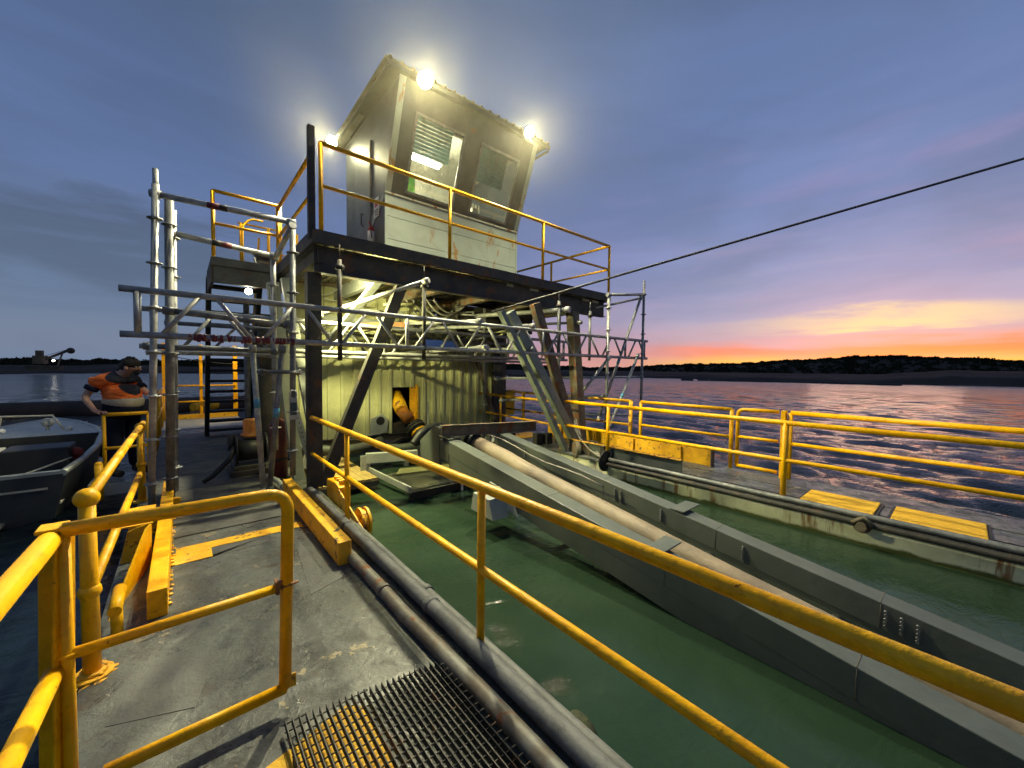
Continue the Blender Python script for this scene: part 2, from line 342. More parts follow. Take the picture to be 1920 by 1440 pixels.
def obj(name, mb, mat, parent=None, bevel=0, label=None):
    bmesh.ops.recalc_face_normals(mb.bm, faces=mb.bm.faces[:])
    me = bpy.data.meshes.new(name); mb.bm.to_mesh(me); mb.bm.free()
    me.materials.append(M[mat] if isinstance(mat, str) else mat)
    o = bpy.data.objects.new(name, me); COL.objects.link(o)
    if parent is not None:
        o.parent = parent
        # meshes are written in world coordinates: cancel the root Empty's own offset
        if parent.parent is None: o.matrix_parent_inverse = Matrix.Translation(-parent.location)
    if bevel:
        b = o.modifiers.new('bevel', 'BEVEL'); b.width = bevel; b.segments = 2; b.limit_method = 'ANGLE'; b.angle_limit = R(40)
    if label: o['label'] = label
    return o
def thing(name, label, cat, loc=(0, 0, 0), group=None):
    e = bpy.data.objects.new(name, None); COL.objects.link(e); e.location = loc; e.empty_display_size = .1
    return tag(e, label, cat, group)
def solo(name, mb, mat, label, cat, group=None, bevel=0, kind=None):
    return tag(obj(name, mb, mat, None, bevel), label, cat, group, kind)
def dup(root, off, label=None):
    r = root.copy(); COL.objects.link(r); r.location = root.location+Vector(off)
    if label: r['label'] = label
    for ch in list(root.children):
        c = ch.copy(); COL.objects.link(c); c.parent = r; c.matrix_parent_inverse = ch.matrix_parent_inverse.copy()
        for g in list(ch.children):
            d = g.copy(); COL.objects.link(d); d.parent = c; d.matrix_parent_inverse = g.matrix_parent_inverse.copy()
    return r
def spot(name, loc, d, power, col, size=150, rad=.06, blend=.6, parent=None):
    l = bpy.data.lights.new(name, 'SPOT'); l.energy = power; l.color = col; l.spot_size = R(size); l.spot_blend = blend; l.shadow_soft_size = rad
    o = bpy.data.objects.new(name, l); COL.objects.link(o); o.location = loc; aim(o, d); return o
def point(name, loc, power, col, rad=.06):
    l = bpy.data.lights.new(name, 'POINT'); l.energy = power; l.color = col; l.shadow_soft_size = rad
    o = bpy.data.objects.new(name, l); COL.objects.link(o); o.location = loc; return o
# ================================================================== SETTING
WZ = -0.30
def azpx(x): return 40.5+math.degrees(math.atan((x-960)/725))
RIDGE = [(azpx(x), (684+.0113*(x-340)-y)/725*math.cos(math.atan((x-960)/725))) for x, y in
         ((-400, 682), (-120, 676), (0, 674), (60, 671), (140, 675), (200, 673), (280, 677), (420, 674), (560, 676), (760, 678), (950, 682), (1060, 686), (1110, 689), (1180, 688), (1240, 684), (1320, 682), (1390, 681),
          (1450, 676), (1530, 673), (1600, 668), (1680, 667), (1760, 670), (1850, 672), (1920, 678), (2300, 684))]
def ridge_tan(a):
    a = max(RIDGE[0][0], min(RIDGE[-1][0], a))
    for (a0, t0), (a1, t1) in zip(RIDGE, RIDGE[1:]):
        if a <= a1: return t0+(t1-t0)*(a-a0)/(a1-a0)
    return RIDGE[-1][1]

def make_water():
    ang = []
    a = -180.0
    while a < 180:
        ang.append(a)
        inview = -22 < a < 102
        a += .17 if inview else 6
    ang = np.radians(np.array(ang)); na = len(ang)
    r = [.0]; q = .45
    while q < 330: r.append(q); q *= 1.0145 if q < 5 else 1.0078
    r += [600, 1500, 4000]
    r = np.array(r[1:]); nr = len(r)
    RR, AA = np.meshgrid(r, ang, indexing='ij')
    X = RR*np.sin(AA); Y = RR*np.cos(AA); Z = np.zeros_like(X)
    rs = np.random.RandomState(3)
    wind = R(118)
    for i in range(46):
        lam = .32*1.085**i
        th = wind+rs.normal(0, .62); k = 2*math.pi/lam
        amp = .0098*lam**.8*(1 if lam < 1.3 else (.4 if lam < 2.4 else .1))
        ph = rs.uniform(0, 6.283)
        fade = np.clip((lam/(RR*.0078+.03)-2.2)/3, 0, 1)
        Z += amp*fade*np.sin(k*(X*math.sin(th)+Y*math.cos(th))+ph)
    op = np.clip(np.maximum(np.maximum((X-7.6)/1.5, (-.8-X)/2.5), (Y-15)/4), 0, 1)
    Z *= (.03+.97*op)
    Z = np.sign(Z)*np.abs(Z)**1.0+WZ
    verts = np.stack([X, Y, Z], -1).reshape(-1, 3); verts = np.vstack([verts, [[0, 0, WZ]]])
    i, j = np.meshgrid(np.arange(nr-1), np.arange(na), indexing='ij'); j2 = (j+1) % na
    F = np.stack([i*na+j, (i+1)*na+j, (i+1)*na+j2, i*na+j2], -1).reshape(-1, 4)
    me = bpy.data.meshes.new('water'); c = len(verts)-1
    tri = [(c, k, (k+1) % na) for k in range(na)]
    me.vertices.add(len(verts)); me.vertices.foreach_set('co', verts.astype(np.float32).ravel())
    nl = F.size+3*len(tri); me.loops.add(nl)
    me.loops.foreach_set('vertex_index', np.concatenate([F.ravel(), np.array(tri).ravel()]).astype(np.int32))
    ls = np.concatenate([np.arange(len(F))*4, F.size+np.arange(len(tri))*3]).astype(np.int32)
    me.polygons.add(len(ls)); me.polygons.foreach_set('loop_start', ls)
    me.polygons.foreach_set('use_smooth', np.ones(len(ls), bool))
    me.update(calc_edges=True); me.validate()
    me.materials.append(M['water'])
    o = bpy.data.objects.new('water', me); COL.objects.link(o); o['kind'] = 'structure'; return o
make_water()

M['land'] = pmat('dark_scrub_hill', (.012, .013, .008), (.020, .017, .011), .95, scale=.05, bump=0, spec=.1)
M['sand'] = pmat('dull_sand_bank', (.020, .016, .013), (.060, .044, .036), .95, scale=.05, bump=0, spec=.1)
M['leaf'] = pmat('dark_scrub_foliage', (.012, .016, .008), (.024, .026, .012), .9, scale=.2, bump=0, spec=.1)
def land(name, mat, prof, a0=-60, a1=150, da=.35):
    mb = MB(); rows = []; n = int((a1-a0)/da)
    for k in range(n+1):
        a = a0+k*da; row = []
        for r, z in prof(a): row.append(mb.bm.verts.new((r*math.sin(R(a)), r*math.cos(R(a)), z)))
        rows.append(row)
    for p, q in zip(rows, rows[1:]):
        for i in range(len(p)-1): mb.bm.faces.new((p[i], q[i], q[i+1], p[i+1])).smooth = True
    o = obj(name, mb, mat); o['kind'] = 'structure'; return o
def nz(a, f, s=0): return mnoise.noise(Vector((a*f, s, 1.3)))
def shore_r(a):
    return (112 if a < 40 else 98)+14*nz(a, .07, 4)+3*nz(a, .5, 7)
def prof_sand(a):
    r = shore_r(a); h = .8+.5*nz(a, .35, 2)+(.9*max(0, nz(a, .12, 9)+.1))+(1.6*max(0, min(1, (a-82)/10)))
    return [(r-3, -.8), (r, -.25), (r+3, .1), (r+6, .35*h), (r+14, .5*h+.25*nz(a, 1.4, 3)), (r+28, .8*h+.6*nz(a, 1.1, 5)), (r+60, 1.0*h), (r+130, .9)]
land('sand_bank', 'sand', prof_sand)
RD = 330
def ridge_h(a): return max(1.2, ridge_tan(a)*RD+1.7-1.3)
def prof_hill(a):
    H = ridge_h(a)+.5*nz(a, .6, 8)
    return [(215, .2), (240, .18*H+.8*nz(a, .5, 1)), (268, .42*H+.9*nz(a, .8, 2)), (295, .72*H+.8*nz(a, .7, 3)), (RD, H), (RD+60, H*.8), (RD+200, 0)]
land('hill', 'land', prof_hill)
def make_wood():
    rs = np.random.RandomState(11); vs = []; fs = []
    for k in range(7000):
        a = rs.uniform(-24, 108); t = rs.rand()
        if t < .62: r = RD+rs.uniform(-6, 8); z0 = ridge_h(a)
        else:
            r = rs.uniform(225, RD-5); z0 = np.interp(r, [215, 240, 268, 295, RD], [.2, .18*ridge_h(a), .42*ridge_h(a), .72*ridge_h(a), ridge_h(a)])
        s = rs.uniform(.9, 2.3)*(1.0+.35*nz(a, .8, 5)); hh = rs.uniform(.7, 1.5)*(1.0+.9*max(-.5, nz(a, 2.3, 17)))
        cx, cy = r*math.sin(R(a)), r*math.cos(R(a))
        for q in range(22):
            d = rs.normal(0, 1, 3); d /= np.linalg.norm(d); p = np.array([cx, cy, z0+hh*.55])+d*np.array([s, s, hh*.5])*rs.uniform(.5, 1.05)
            e1 = rs.normal(0, 1, 3)*.24; e2 = rs.normal(0, 1, 3)*.24; i = len(vs)
            vs += [p-e1, p+e2, p+e1*.8, p-e2]; fs.append((i, i+1, i+2, i+3))
        i = len(vs); b = .8
        for dx, dy in ((-b, 0), (0, -b), (b, 0), (0, b)): vs.append(np.array([cx+dx*s, cy+dy*s, z0-.6]))
        vs.append(np.array([cx, cy, z0+hh*.8])); fs += [(i, i+1, i+4), (i+1, i+2, i+4), (i+2, i+3, i+4), (i+3, i, i+4)]
    me = bpy.data.meshes.new('woodland'); me.from_pydata([tuple(v) for v in vs], [], fs); me.materials.append(M['leaf'])
    o = bpy.data.objects.new('woodland', me); COL.objects.link(o)
    tag(o, 'dark scrub and trees along the far ridge behind the water', 'woodland', kind='stuff')
make_wood()
# ---- far dredge plant on the left shore
t = thing('dredge_plant', 'distant dim dredging plant with raised boom and a lit lamp on far left shore', 'dredger', (-18.2, 106, .6))
mb = MB(); mb.prism([(-20.2, .5), (-16.6, .5), (-16.4, 1.2), (-20.4, 1.2)], 'y', 104, 108); obj('hull', mb, pmat('dim_plant_hull', (.10, .08, .03), (.03, .03, .03), .8, scale=1), t)
mb = MB(); mb.box(-19.6, -18.2, 104.5, 107, 1.6, 3.0); mb.box(-19.3, -18.5, 104.8, 106, 3.0, 3.9); obj('deckhouse', mb, pmat('dim_plant_house', (.12, .10, .06), None, .8), t)
mb = MB(); mb.bar((-18.4, 105, 2.3), (-15.2, 105, 4.2), .25, .4); mb.bar((-16.9, 105, .9), (-16.2, 105, 3.5), .2, .2); mb.ball((-15.2, 105, 4.0), .55); mb.bar((-18.2, 105, 3.0), (-15.4, 105, 4.3), .06, .06); obj('boom', mb, 'dark', t)
mb = MB(); mb.ball((-17.1, 103.9, 2.15), .18); obj('lamp', mb, emit('far_lamp', (1, .95, .8), 12), t)
# ---- floating boom in the distance on the right
f0 = None
for k in range(15):
    x = 1290+k*27+random.uniform(-5, 5); a = R(azpx(x)); r = 88-abs(k-7)*.3
    mb = MB(); L_ = random.uniform(1.0, 2.1); c = V(r*math.sin(a), r*math.cos(a), WZ+.10); d = V(math.cos(a), -math.sin(a), 0)
    mb.tube([c-d*L_, c-d*L_*.8, c+d*L_*.8, c+d*L_], [.08, .2, .2, .08], 8)
    solo('float', mb, 'black', 'low black float in the line drifting off the far right shore', 'float', 'floats strung along the far shore')
# ================================================================== PONTOONS
def pontoon(name, x0, x1, y0, y1, label):
    t = thing(name, label, 'pontoon', ((x0+x1)/2, y0, 0))
    mb = MB(); mb.box(x0, x1, y0, y1, -.045, 0)
    o = obj('deck_plate', mb, 'deck', t, .006)
    mb = MB(); mb.box(x0+.03, x1-.03, y0+.03, y1-.03, -1.1, -.045); obj('hull', mb, 'hull', t)
    return t
lp = pontoon('left_pontoon', -.44, 1.42, -3, 15.9, 'grey painted pontoon deck with worn paint in the foreground left')
lp.name = 'pontoon'
rp = pontoon('pontoon', 5.93, 7.42, -3, 14, 'grey pontoon deck with cream rust streaked side on the far side of the well')
mb = MB()
for y in [y0*1.0 for y0 in range(5, 13)]:
    yy = 4.95+(y-5)*.92; mb.box(-.42, 1.05 if y < 7 else 1.4, yy, yy+.90, 0, .014)
obj('deck_board', mb, pmat('dark_walkway_boards', (.10, .10, .092), (.065, .065, .06), .65, scale=5, bump=.5, bscale=30, dirt=.6, dirtcol=(.03, .028, .025, 1)), lp, .003)
mb = MB(); mb.box(-.07, .95, 4.50, 4.66, 0, .004); mb.box(-.10, .18, 4.28, 4.50, 0, .004)
obj('painted_stripe', mb, 'yellow_dirty', lp)
M['patch'] = pmat('dark_repaint_patch', (.082, .085, .082), (.10, .103, .096), .5, scale=7, bump=.3, dirt=.5, dirtcol=(.03, .03, .03, 1))
mb = MB(); mb.prism([(-.30, 2.55), (.02, 2.42), (.14, 2.86), (-.12, 2.97), (-.26, 2.92)], 'z', 0, .0025); mb.prism([(.02, 4.26), (.62, 4.30), (.63, 4.47), (.20, 4.49), (.19, 4.27)], 'z', 0, .0025); mb.prism([(.70, 3.1), (.96, 3.2), (.97, 4.2), (.80, 4.1)], 'z', 0, .0025)
obj('repaint_patch', mb, 'patch', lp)
mb = MB()
for k in range(9): a_ = k*.7; mb.prism([(-.40+(.07+.035*math.sin(k*2.1+j))*math.cos(a_+j*.12), 3.03+(.10+.03*math.sin(k*3.3+j))*math.sin(a_+j*.12)) for j in range(6)], 'z', 0, .003)
obj('paint_spill', mb, 'yellow_dirty', lp)
mb = MB(); mb.box(-.42, 1.40, 13.3, 15.85, 0, .012); obj('stern_plate', mb, 'greypaint', lp)
mb = MB()
for x in (6.28, 6.75): mb.box(x, x+.012, -3, 13.9, .0, .006)
mb.box(5.95, 6.02, -3, 4.1, 0, .02); obj('seam_strip', mb, 'dark', rp)
mb = MB(); mb.box(7.18, 7.62, -3, 1.62, -.10, -.05); obj('rubbing_strip', mb, 'brown', rp)
# hull rust boss
mb = MB(); mb.tube([(5.86, .70, -.045), (5.93, .70, -.045)], .085, 14); mb.tube([(5.80, .70, -.045), (5.87, .70, -.045)], .05, 12); mb.tube([(5.83, .78, -.02), (5.83, .68, .06), (5.83, .6, -.01)], .022, 8)
solo('mooring_eye', mb, 'brown', 'rusty mooring eye on the cream side of the far pontoon', 'mooring eye')
# hatch plates
for (pts, lb) in (([(6.15, .97), (6.60, 1.40), (7.02, .98), (6.86, .58)], 'yellow anti slip hatch plate nearest the thick yellow rail post'),
                  ([(6.33, .33), (6.57, .56), (7.0, .08), (6.36, -.20)], 'yellow anti slip hatch plate nearest the right edge of the photo')):
    pass
for x0, x1, y0, y1, lb in ((6.17, 6.80, .64, 1.36, 'yellow anti slip hatch plate nearest the thick yellow rail post'), (6.17, 6.80, -.22, .50, 'yellow anti slip hatch plate further along toward the right edge')):
    t = thing('hatch_plate', lb, 'hatch plate', (x0, y0, 0), 'yellow plates on the far deck')
    mb = MB(); mb.box(x0, x1, y0, y1, 0.006, .03); obj('cover', mb, pmat('yellow_grit_paint', (.86, .50, .03), (.78, .42, .02), .85, scale=6, bump=.9, bscale=130, rust=.12, rscale=16), t, .012)
    mb = MB(); mb.box(x0-.03, x1+.03, y0-.03, y1+.03, 0.004, .012); obj('seat_frame', mb, 'dark', t)
# ---- service pipes
def pipe(name, pts, r, mat, label, cat='pipe', couplings=(), group=None):
    mb = MB(); mb.tube(pts, r, 14)
    if not couplings:
        return solo(name, mb, mat, label, cat, group)
    t = thing(name, label, cat, pts[0], group); obj('pipe_run', mb, mat, t)
    for c in couplings:
        mb = MB(); d = (Vector(pts[1])-Vector(pts[0])).normalized(); mb.tube([Vector(c)-d*.03, Vector(c)+d*.03], r*1.16, 14); obj('coupling', mb, mat, t)
    return t
def run(x0, x1, y0, y1, z, wob=.012, n=14, s=0):
    return [(x0+(x1-x0)*k/n+wob*nz(k, .7, s), y0+(y1-y0)*k/n, z+wob*.35*nz(k, .9, s+3)) for k in range(n+1)]
pipe('deck_pipe', run(1.10, 1.20, 3.75, -2.5, .035, s=1), .046, pmat('rust_streaked_pipe', (.15, .15, .135), (.09, .07, .05), .55, .1, scale=6, rust=.25, dirt=.4), 'rust streaked pipe lying nearest the deck on the near pontoon', couplings=[(1.115, 2.75, .035)])
pipe('deck_pipe', run(1.265, 1.31, 5.6, -2.5, .05, s=4), .052, 'pipegrey', 'thick grey pipe in the middle of the three along the near pontoon edge', couplings=[(1.29, 2.35, .045), (1.27, 4.1, .045)])
pipe('deck_pipe', run(1.385, 1.40, 4.15, -2.5, .0, .006, s=8), .036, 'pipegrey', 'thin mottled pipe outermost above the green well water', couplings=[(1.395, 2.6, .0)])
for x, z, lb in ((5.875, -.025, 'lower black pipe clipped along the inner edge of the far pontoon'), (5.955, .045, 'upper black pipe clipped along the inner edge of the far pontoon')):
    pipe('edge_pipe', run(x, x, 4.2, -3, z, .008, s=x), .036, 'galvd' if z > 0 else 'dark', lb, group='pipes on the far pontoon edge')
# ================================================================== HANDRAILS
def railing(label, p0, p1, posts, zt, zm, mat='yellow', r=.024, rp_=.022, base=0.0, name='handrail', ball=False, group='yellow handrails'):
    """p0,p1: xy ends; posts: fractions along the run"""
    p0, p1 = V(*p0, 0), V(*p1, 0); t = thing(name, label, 'handrail', (p0.x, p0.y, base), group)
    mb = MB(); mb.tube([p0+V(0, 0, zt), p1+V(0, 0, zt)], r, 14); obj('top_rail', mb, mat, t)
    mb = MB(); mb.tube([p0+V(0, 0, zm), p1+V(0, 0, zm)], r*.82, 12); obj('mid_rail', mb, mat, t)
    for f in posts:
        p = p0.lerp(p1, f); mb = MB(); mb.tube([p+V(0, 0, base), p+V(0, 0, zt)], rp_, 12)
        if ball: mb.ball(p+V(0, 0, zt), r*1.5); mb.ball(p+V(0, 0, zm), r*1.3); mb.tube([p+V(0, 0, base), p+V(0, 0, base+.012)], .06, 14)
        obj('post', mb, mat, t)
    return t
# near right handrail along the well edge
railing('long yellow handrail over the well edge crossing the photo from lower right', (1.336, 5.75), (1.336, -1.6), [(5.75-4.29)/7.35, (5.75-1.83)/7.35, .9], 1.00, .505, r=.031, rp_=.025)
# far pontoon inner handrail
railing('yellow handrail on the inner edge of the far pontoon beside the black pipes', (6.03, 5.35), (5.953, -2.5), [(5.35-4.28)/7.85, (5.35-1.50)/7.85], 1.03, .54, r=.034, rp_=.034)
railing('short yellow handrail running behind the grey struts past the yellow box', (6.35, 8.9), (6.05, 5.45), [.33, .99], 1.0, .5, r=.028, rp_=.028)
# outer handrails
railing('yellow outer handrail between the twin posts and the scaffold tower', (7.3, 4.38), (7.3, 2.62), [0.0, 1.0], 1.03, .55, r=.032, rp_=.034)
railing('yellow outer handrail running off the right edge of the photo', (7.3, 1.76), (7.3, -2.6), [0.0, .6], 1.05, .56, r=.036, rp_=.032)
railing('rust speckled yellow handrail behind the scaffold tower', (7.3, 9.5), (7.3, 4.62), [.12, .3, .55, 1.0], 1.03, .52, mat='yellow_rusty', r=.034, rp_=.042)
def heavy_post(x, y, label):
    mb = MB(); mb.box(x-.05, x+.05, y-.012, y+.012, 0, 1.08); mb.box(x-.05, x-.038, y-.05, y-.012, 0, 1.08); mb.box(x+.038, x+.05, y-.05, y-.012, 0, 1.08)
    solo('channel_post', mb, 'yellow', label, 'post', bevel=.003)
heavy_post(7.27, 1.86, 'broad yellow channel post between two outer handrails on the far deck')
# outer swing gate
t = thing('swing_gate', 'rounded yellow swing gate in the outer rail of the far pontoon', 'gate', (7.3, 2.52, 0))
mb = MB(); mb.tube(fillet([(7.3, 2.52, .06), (7.3, 2.52, 1.04), (7.3, 1.92, 1.05)], .10), .031, 12); obj('frame', mb, 'yellow', t)
mb = MB(); mb.tube([(7.3, 2.52, .57), (7.3, 1.92, .57)], .026, 10); obj('rail', mb, 'yellow', t)
mb = MB(); mb.tube([(7.3, 2.52, .07), (7.3, 1.92, .07)], .030, 10); obj('rail', mb, 'yellow', t)
# near left outer rail with ball stanchions
t = thing('ball_stanchion_rail', 'yellow outer rail with ball jointed stanchions on the near left deck edge', 'handrail', (-.4, 2.96, 0), 'yellow handrails')
zt, zm = .99, .47
mb = MB(); mb.tube([(-.40, 3.1, zt-.02), (-.40, 7.0, .93)], .030, 14); obj('top_rail', mb, 'yellow', t)
mb = MB(); mb.tube([(-.40, 3.1, zm), (-.40, 6.3, .40)], .028, 12); obj('mid_rail', mb, 'yellow', t)
for y, top in ((3.03, .98), (6.55, .93)):
    p = obj('stanchion', MB().tube([(-.40, y, 0), (-.40, y, top)], [.038, .034], 16).ball((-.40, y, top), .053, 18).ball((-.40, y, zm), .049, 16), 'yellow', t)
    mb = MB(); mb.tube([(-.40, y, 0), (-.40, y, .014)], .085, 20); mb.tube([(-.40, y, .014), (-.40, y, .03)], [.06, .045], 16)
    for k in range(4): mb.tube([(-.40+.062*math.cos(k*1.57+.7), y+.062*math.sin(k*1.57+.7), .014), (-.40+.062*math.cos(k*1.57+.7), y+.062*math.sin(k*1.57+.7), .026)], .010, 6)
    obj('flange', mb, 'yellow_dirty', p)
# foreground left rail and gate post
t = thing('foreground_rail', 'thick yellow rail and broad hinge post in the lower left corner', 'handrail', (-.38, 2.2, 0), 'yellow handrails')
mb = MB(); mb.tube([(-.372, 2.20, 1.06), (-.42, .9, 1.045), (-.45, -.4, 1.04)], .034, 16); obj('top_rail', mb, 'yellow', t)
mb = MB(); mb.tube([(-.378, 2.14, .56), (-.42, 1.0, .56), (-.45, -.4, .56)], .030, 14); obj('mid_rail', mb, 'yellow', t)
mb = MB(); mb.bar((-.405, 2.195, -.25), (-.378, 2.195, 1.09), .085, .012, up=(.5, 1, 0)); mb.bar((-.375, 2.155, -.25), (-.345, 2.155, 1.09), .012, .09, up=(.5, 1, 0))
mb.box(-.41, -.335, 2.12, 2.21, 1.085, 1.10); obj('hinge_post', mb, 'yellow', t, .004)
# gate
t = thing('foreground_gate', 'open rounded yellow tube gate standing over the near deck', 'gate', (-.33, 2.14, 0))
top = fillet([(-.345, 2.14, 1.085), (.385, 2.13, 1.085), (.362, 2.13, .115)], .10, 8)
mb = MB(); mb.tube(top, .0275, 18); obj('frame', mb, 'yellow', t)
mb = MB(); mb.tube([(-.345, 2.14, .61), (.35, 2.13, .62)], .021, 14); mb.tube([(-.345, 2.14, .61), (-.345, 2.14, .62)], .03, 8); obj('mid_rail', mb, 'yellow', t)
mb = MB(); mb.tube([(.362, 2.13, .115), (.362, 2.13, .105), (-.26, 2.13, .10)], .026, 14); obj('bottom_rail', mb, 'yellow', t)
mb = MB(); mb.tube([(-.345, 2.14, -.1), (-.345, 2.14, 1.08)], .020, 12); obj('hinge_stile', mb, 'yellow', t)
mb = MB(); mb.box(.368, .41, 2.122, 2.13, .10, .165); obj('stop_plate', mb, 'yellow_dirty', t, .002)
mb = MB(); mb.tube([(.33, 2.11, .625), (.42, 2.105, .635)], .006, 8)
for k in range(4): mb.tube([(.335+.018*k, 2.125+.016*math.cos(q), .628+.022*math.sin(q)) for q in [i*math.pi/4 for i in range(9)]], .0045, 6)
mb.ball((.345, 2.115, .65), .012); mb.box(.325, .34, 2.10, 2.15, .60, .66)
obj('latch', mb, pmat('rusty_yellow_latch', (.45, .20, .03), (.25, .09, .02), .6, rust=.5), t)
# ================================================================== NEAR DECK ITEMS
t = thing('deck_grating', 'loose black steel grating panel lying on yellow plate at bottom of photo', 'grating', (.7, 1.4, 0))
mb = MB(); x = .335
while x < 1.075:
    # serrated bearing bars standing proud of the cross rods
    y1 = 1.985-(x-.335)*.17; mb.box(x-.0022, x+.0022, .35, y1, .028, .062)
    x += .0285
obj('bearing_bars', mb, 'dark', t)
mb = MB(); y = .42
while y < 1.98:
    mb.tube([(.325, y, .050), (min(1.085, .335+(1.985-y)/.17), y, .050)], .0032, 6); y += .047
obj('cross_rods', mb, 'dark', t)
mb = MB(); mb.box(.33, .345, .4, 1.8, .004, .03); mb.box(1.05, 1.065, .4, 1.8, .004, .03); obj('packer', mb, 'dark', t)
M['ygrit'] = pmat('yellow_step_paint', (.86, .50, .03), (.72, .38, .02), .7, scale=7, bump=.9, bscale=70, rust=.22, rscale=13)
mb = MB(); mb.prism([(.10, .3), (.66, .3), (.665, 1.88), (.60, 1.95), (.52, 1.93), (.42, 1.90), (.34, 1.88), (.20, 1.84), (.10, 1.80)], 'z', .0, .006)
solo('step_marking', mb, 'ygrit', 'yellow painted patch on the deck under the steel grating', 'deck marking')
def beam_box(name, x0, x1, y0, y1, z1, label, mat='yellow', z0=0.0):
    mb = MB(); mb.box(x0, x1, y0, y1, z0, z1); return solo(name, mb, mat, label, 'curb beam', bevel=.006)
beam_box('curb_beam', -.205, -.10, 3.46, 6.72, .19, 'long yellow curb beam on the left side of the near walkway', 'yellow')
mb = MB()
for k in range(40):
    y = 3.6+k*.075; r = random.uniform(.008, .022); mb.ball((-.095+random.uniform(-.004, .012), y, random.uniform(.0, .02)), r, 6, .5)
solo('sealant_bead', mb, 'yellow_dirty', 'lumpy yellow paint bead along the foot of the left curb beam', 'paint bead', kind='stuff')
mb = MB(); mb.box(-.10, -.05, 5.95, 6.02, .05, .13); mb.tube([(-.07, 5.985, .10), (-.03, 5.985, .10)], .03, 10); solo('curb_lug', mb, 'yellow', 'small yellow lug on the far end of the left curb beam', 'lug')
beam_box('curb_beam', .985, 1.095, 3.40, 5.80, .20, 'yellow box beam on the right side of the near walkway', 'yellow_dirty')
# left hand bracket triangle and stub
mb = MB(); g_ = [V(-.40, 3.62, .0), V(-.235, 4.50, 0), V(-.235, 4.50, .33), V(-.26, 4.36, .33)]; n_ = V(.014, -.003, 0)
mb.quad(*g_); mb.quad(*[p+n_ for p in g_[::-1]])
for i_ in range(4): mb.quad(g_[i_], g_[(i_+1) % 4], g_[(i_+1) % 4]+n_, g_[i_]+n_)
solo('gusset', mb, 'yellow', 'thin triangular yellow gusset left of the long curb beam', 'gusset', bevel=.002)
mb = MB(); mb.prism([(-.43, 0), (-.27, 0), (-.27, .30), (-.38, .26)], 'y', 4.60, 4.62); mb.prism([(-.42, .0), (-.22, .0), (-.22, .30), (-.42, .30)], 'y', 5.2, 5.22)
mb.box(-.42, -.22, 4.62, 5.2, .29, .302)
solo('bracket_box', mb, 'yellow_rusty', 'rust stained yellow bracket box behind the left gusset', 'bracket')
mb = MB(); mb.tube([(-.34, 3.42, .0), (-.34, 3.42, .17)], .03, 12); mb.tube([(-.34, 3.34, .175), (-.34, 3.62, .20)], .034, 14)
solo('stub_pipe', mb, 'yellow', 'short yellow stub pipe beside the nearest ball stanchion', 'pipe stub')
# grass tuft
mb = MB()
for k in range(60):
    a = random.uniform(0, 6.28); r = random.uniform(0, .05); h = random.uniform(.03, .08); p = V(1.13+r*math.cos(a), 3.40+r*math.sin(a)*1.6, 0)
    q = p+V(random.uniform(-.03, .03), random.uniform(-.03, .03), h); mb.quad(p, p+V(.004, 0, 0), q+V(.001, 0, 0), q)
M['grass'] = pmat('grass', (.10, .17, .03), (.2, .2, .05), .8, bump=0)
solo('grass_tuft', mb, 'grass', 'tuft of grass sprouting at the end of the right curb beam', 'grass tuft', kind='stuff')
# sheave bracket
t = thing('sheave_bracket', 'yellow fairlead bracket with round sheave hanging over the well edge', 'sheave', (1.45, 4.5, 0))
mb = MB(); mb.prism([(5.42, .0), (5.42, .22), (5.05, .26), (4.9, .22), (4.9, -.1)], 'x', 1.43, 1.57); obj('housing', mb, 'yellow', t, .01)
mb = MB(); mb.prism([(4.90, .20), (4.05, -.02), (4.3, -.16), (4.95, -.20)], 'x', 1.425, 1.44); obj('cheek_plate', mb, 'yellow_rusty', t, .002)
mb = MB(); mb.tube([(1.50, 4.42, -.08), (1.53, 4.42, -.08)], .17, 28); mb.tube([(1.53, 4.42, -.08), (1.57, 4.42, -.08)], .14, 28); mb.tube([(1.57, 4.42, -.08), (1.60, 4.42, -.08)], .17, 28); obj('wheel', mb, 'yellow_rusty', t, .003)
mb = MB(); mb.tube([(1.44, 4.42, -.08), (1.66, 4.42, -.08)], .03, 12); obj('axle', mb, 'dark', t)
mb = MB()
for k in range(3): mb.box(1.46, 1.54, 4.96+k*.10, 5.01+k*.10, .255, .29)
obj('lugs', mb, 'yellow_dirty', t, .004)
mb = MB(); mb.tube([(1.47, 1.22, -.20), (1.56, 1.22, -.20)], .11, 18); mb.tube([(1.42, 1.22, -.2), (1.6, 1.22, -.2)], .04, 10)
solo('fender_tyre', mb, pmat('mossy_rubber', (.02, .022, .012), (.05, .06, .02), .9, scale=20, bump=1, bscale=60), 'small mossy black fender under the pipes at the well edge', 'fender')
# ================================================================== UPPER PLATFORM
M['strutgrey'] = pmat('pale_grey_green_strut', (.25, .285, .24), (.18, .205, .175), .5, scale=2.5, bump=.3, rust=.12, rscale=5, dirt=.5, dirtcol=(.10, .09, .06, 1))
M['edge'] = pmat('olive_black_edge_beam', (.062, .058, .046), (.038, .036, .030), .65, .05, scale=3, bump=.5, bscale=22, rust=.45, rscale=4, rustcol=(.11, .06, .03, 1), dirt=.5, dirtcol=(.09, .085, .06, 1))
PX0, PX1, PY0, PY1, PZ = 1.34, 7.97, 5.66, 9.3, 3.52
t = thing('platform', 'dark steel cabin platform with rusty edge beams over the well', 'platform', (PX0, PY0, PZ))
mb = MB(); mb.box(PX0, PX1, PY0, PY1, PZ-.012, PZ); obj('deck_plate', mb, 'dark', t)
mb = MB(); mb.bar((PX0, PY0+.03, PZ-.09), (PX1, PY0+.03, PZ-.09), .06, .17); obj('fascia', mb, 'edge', t, .004)
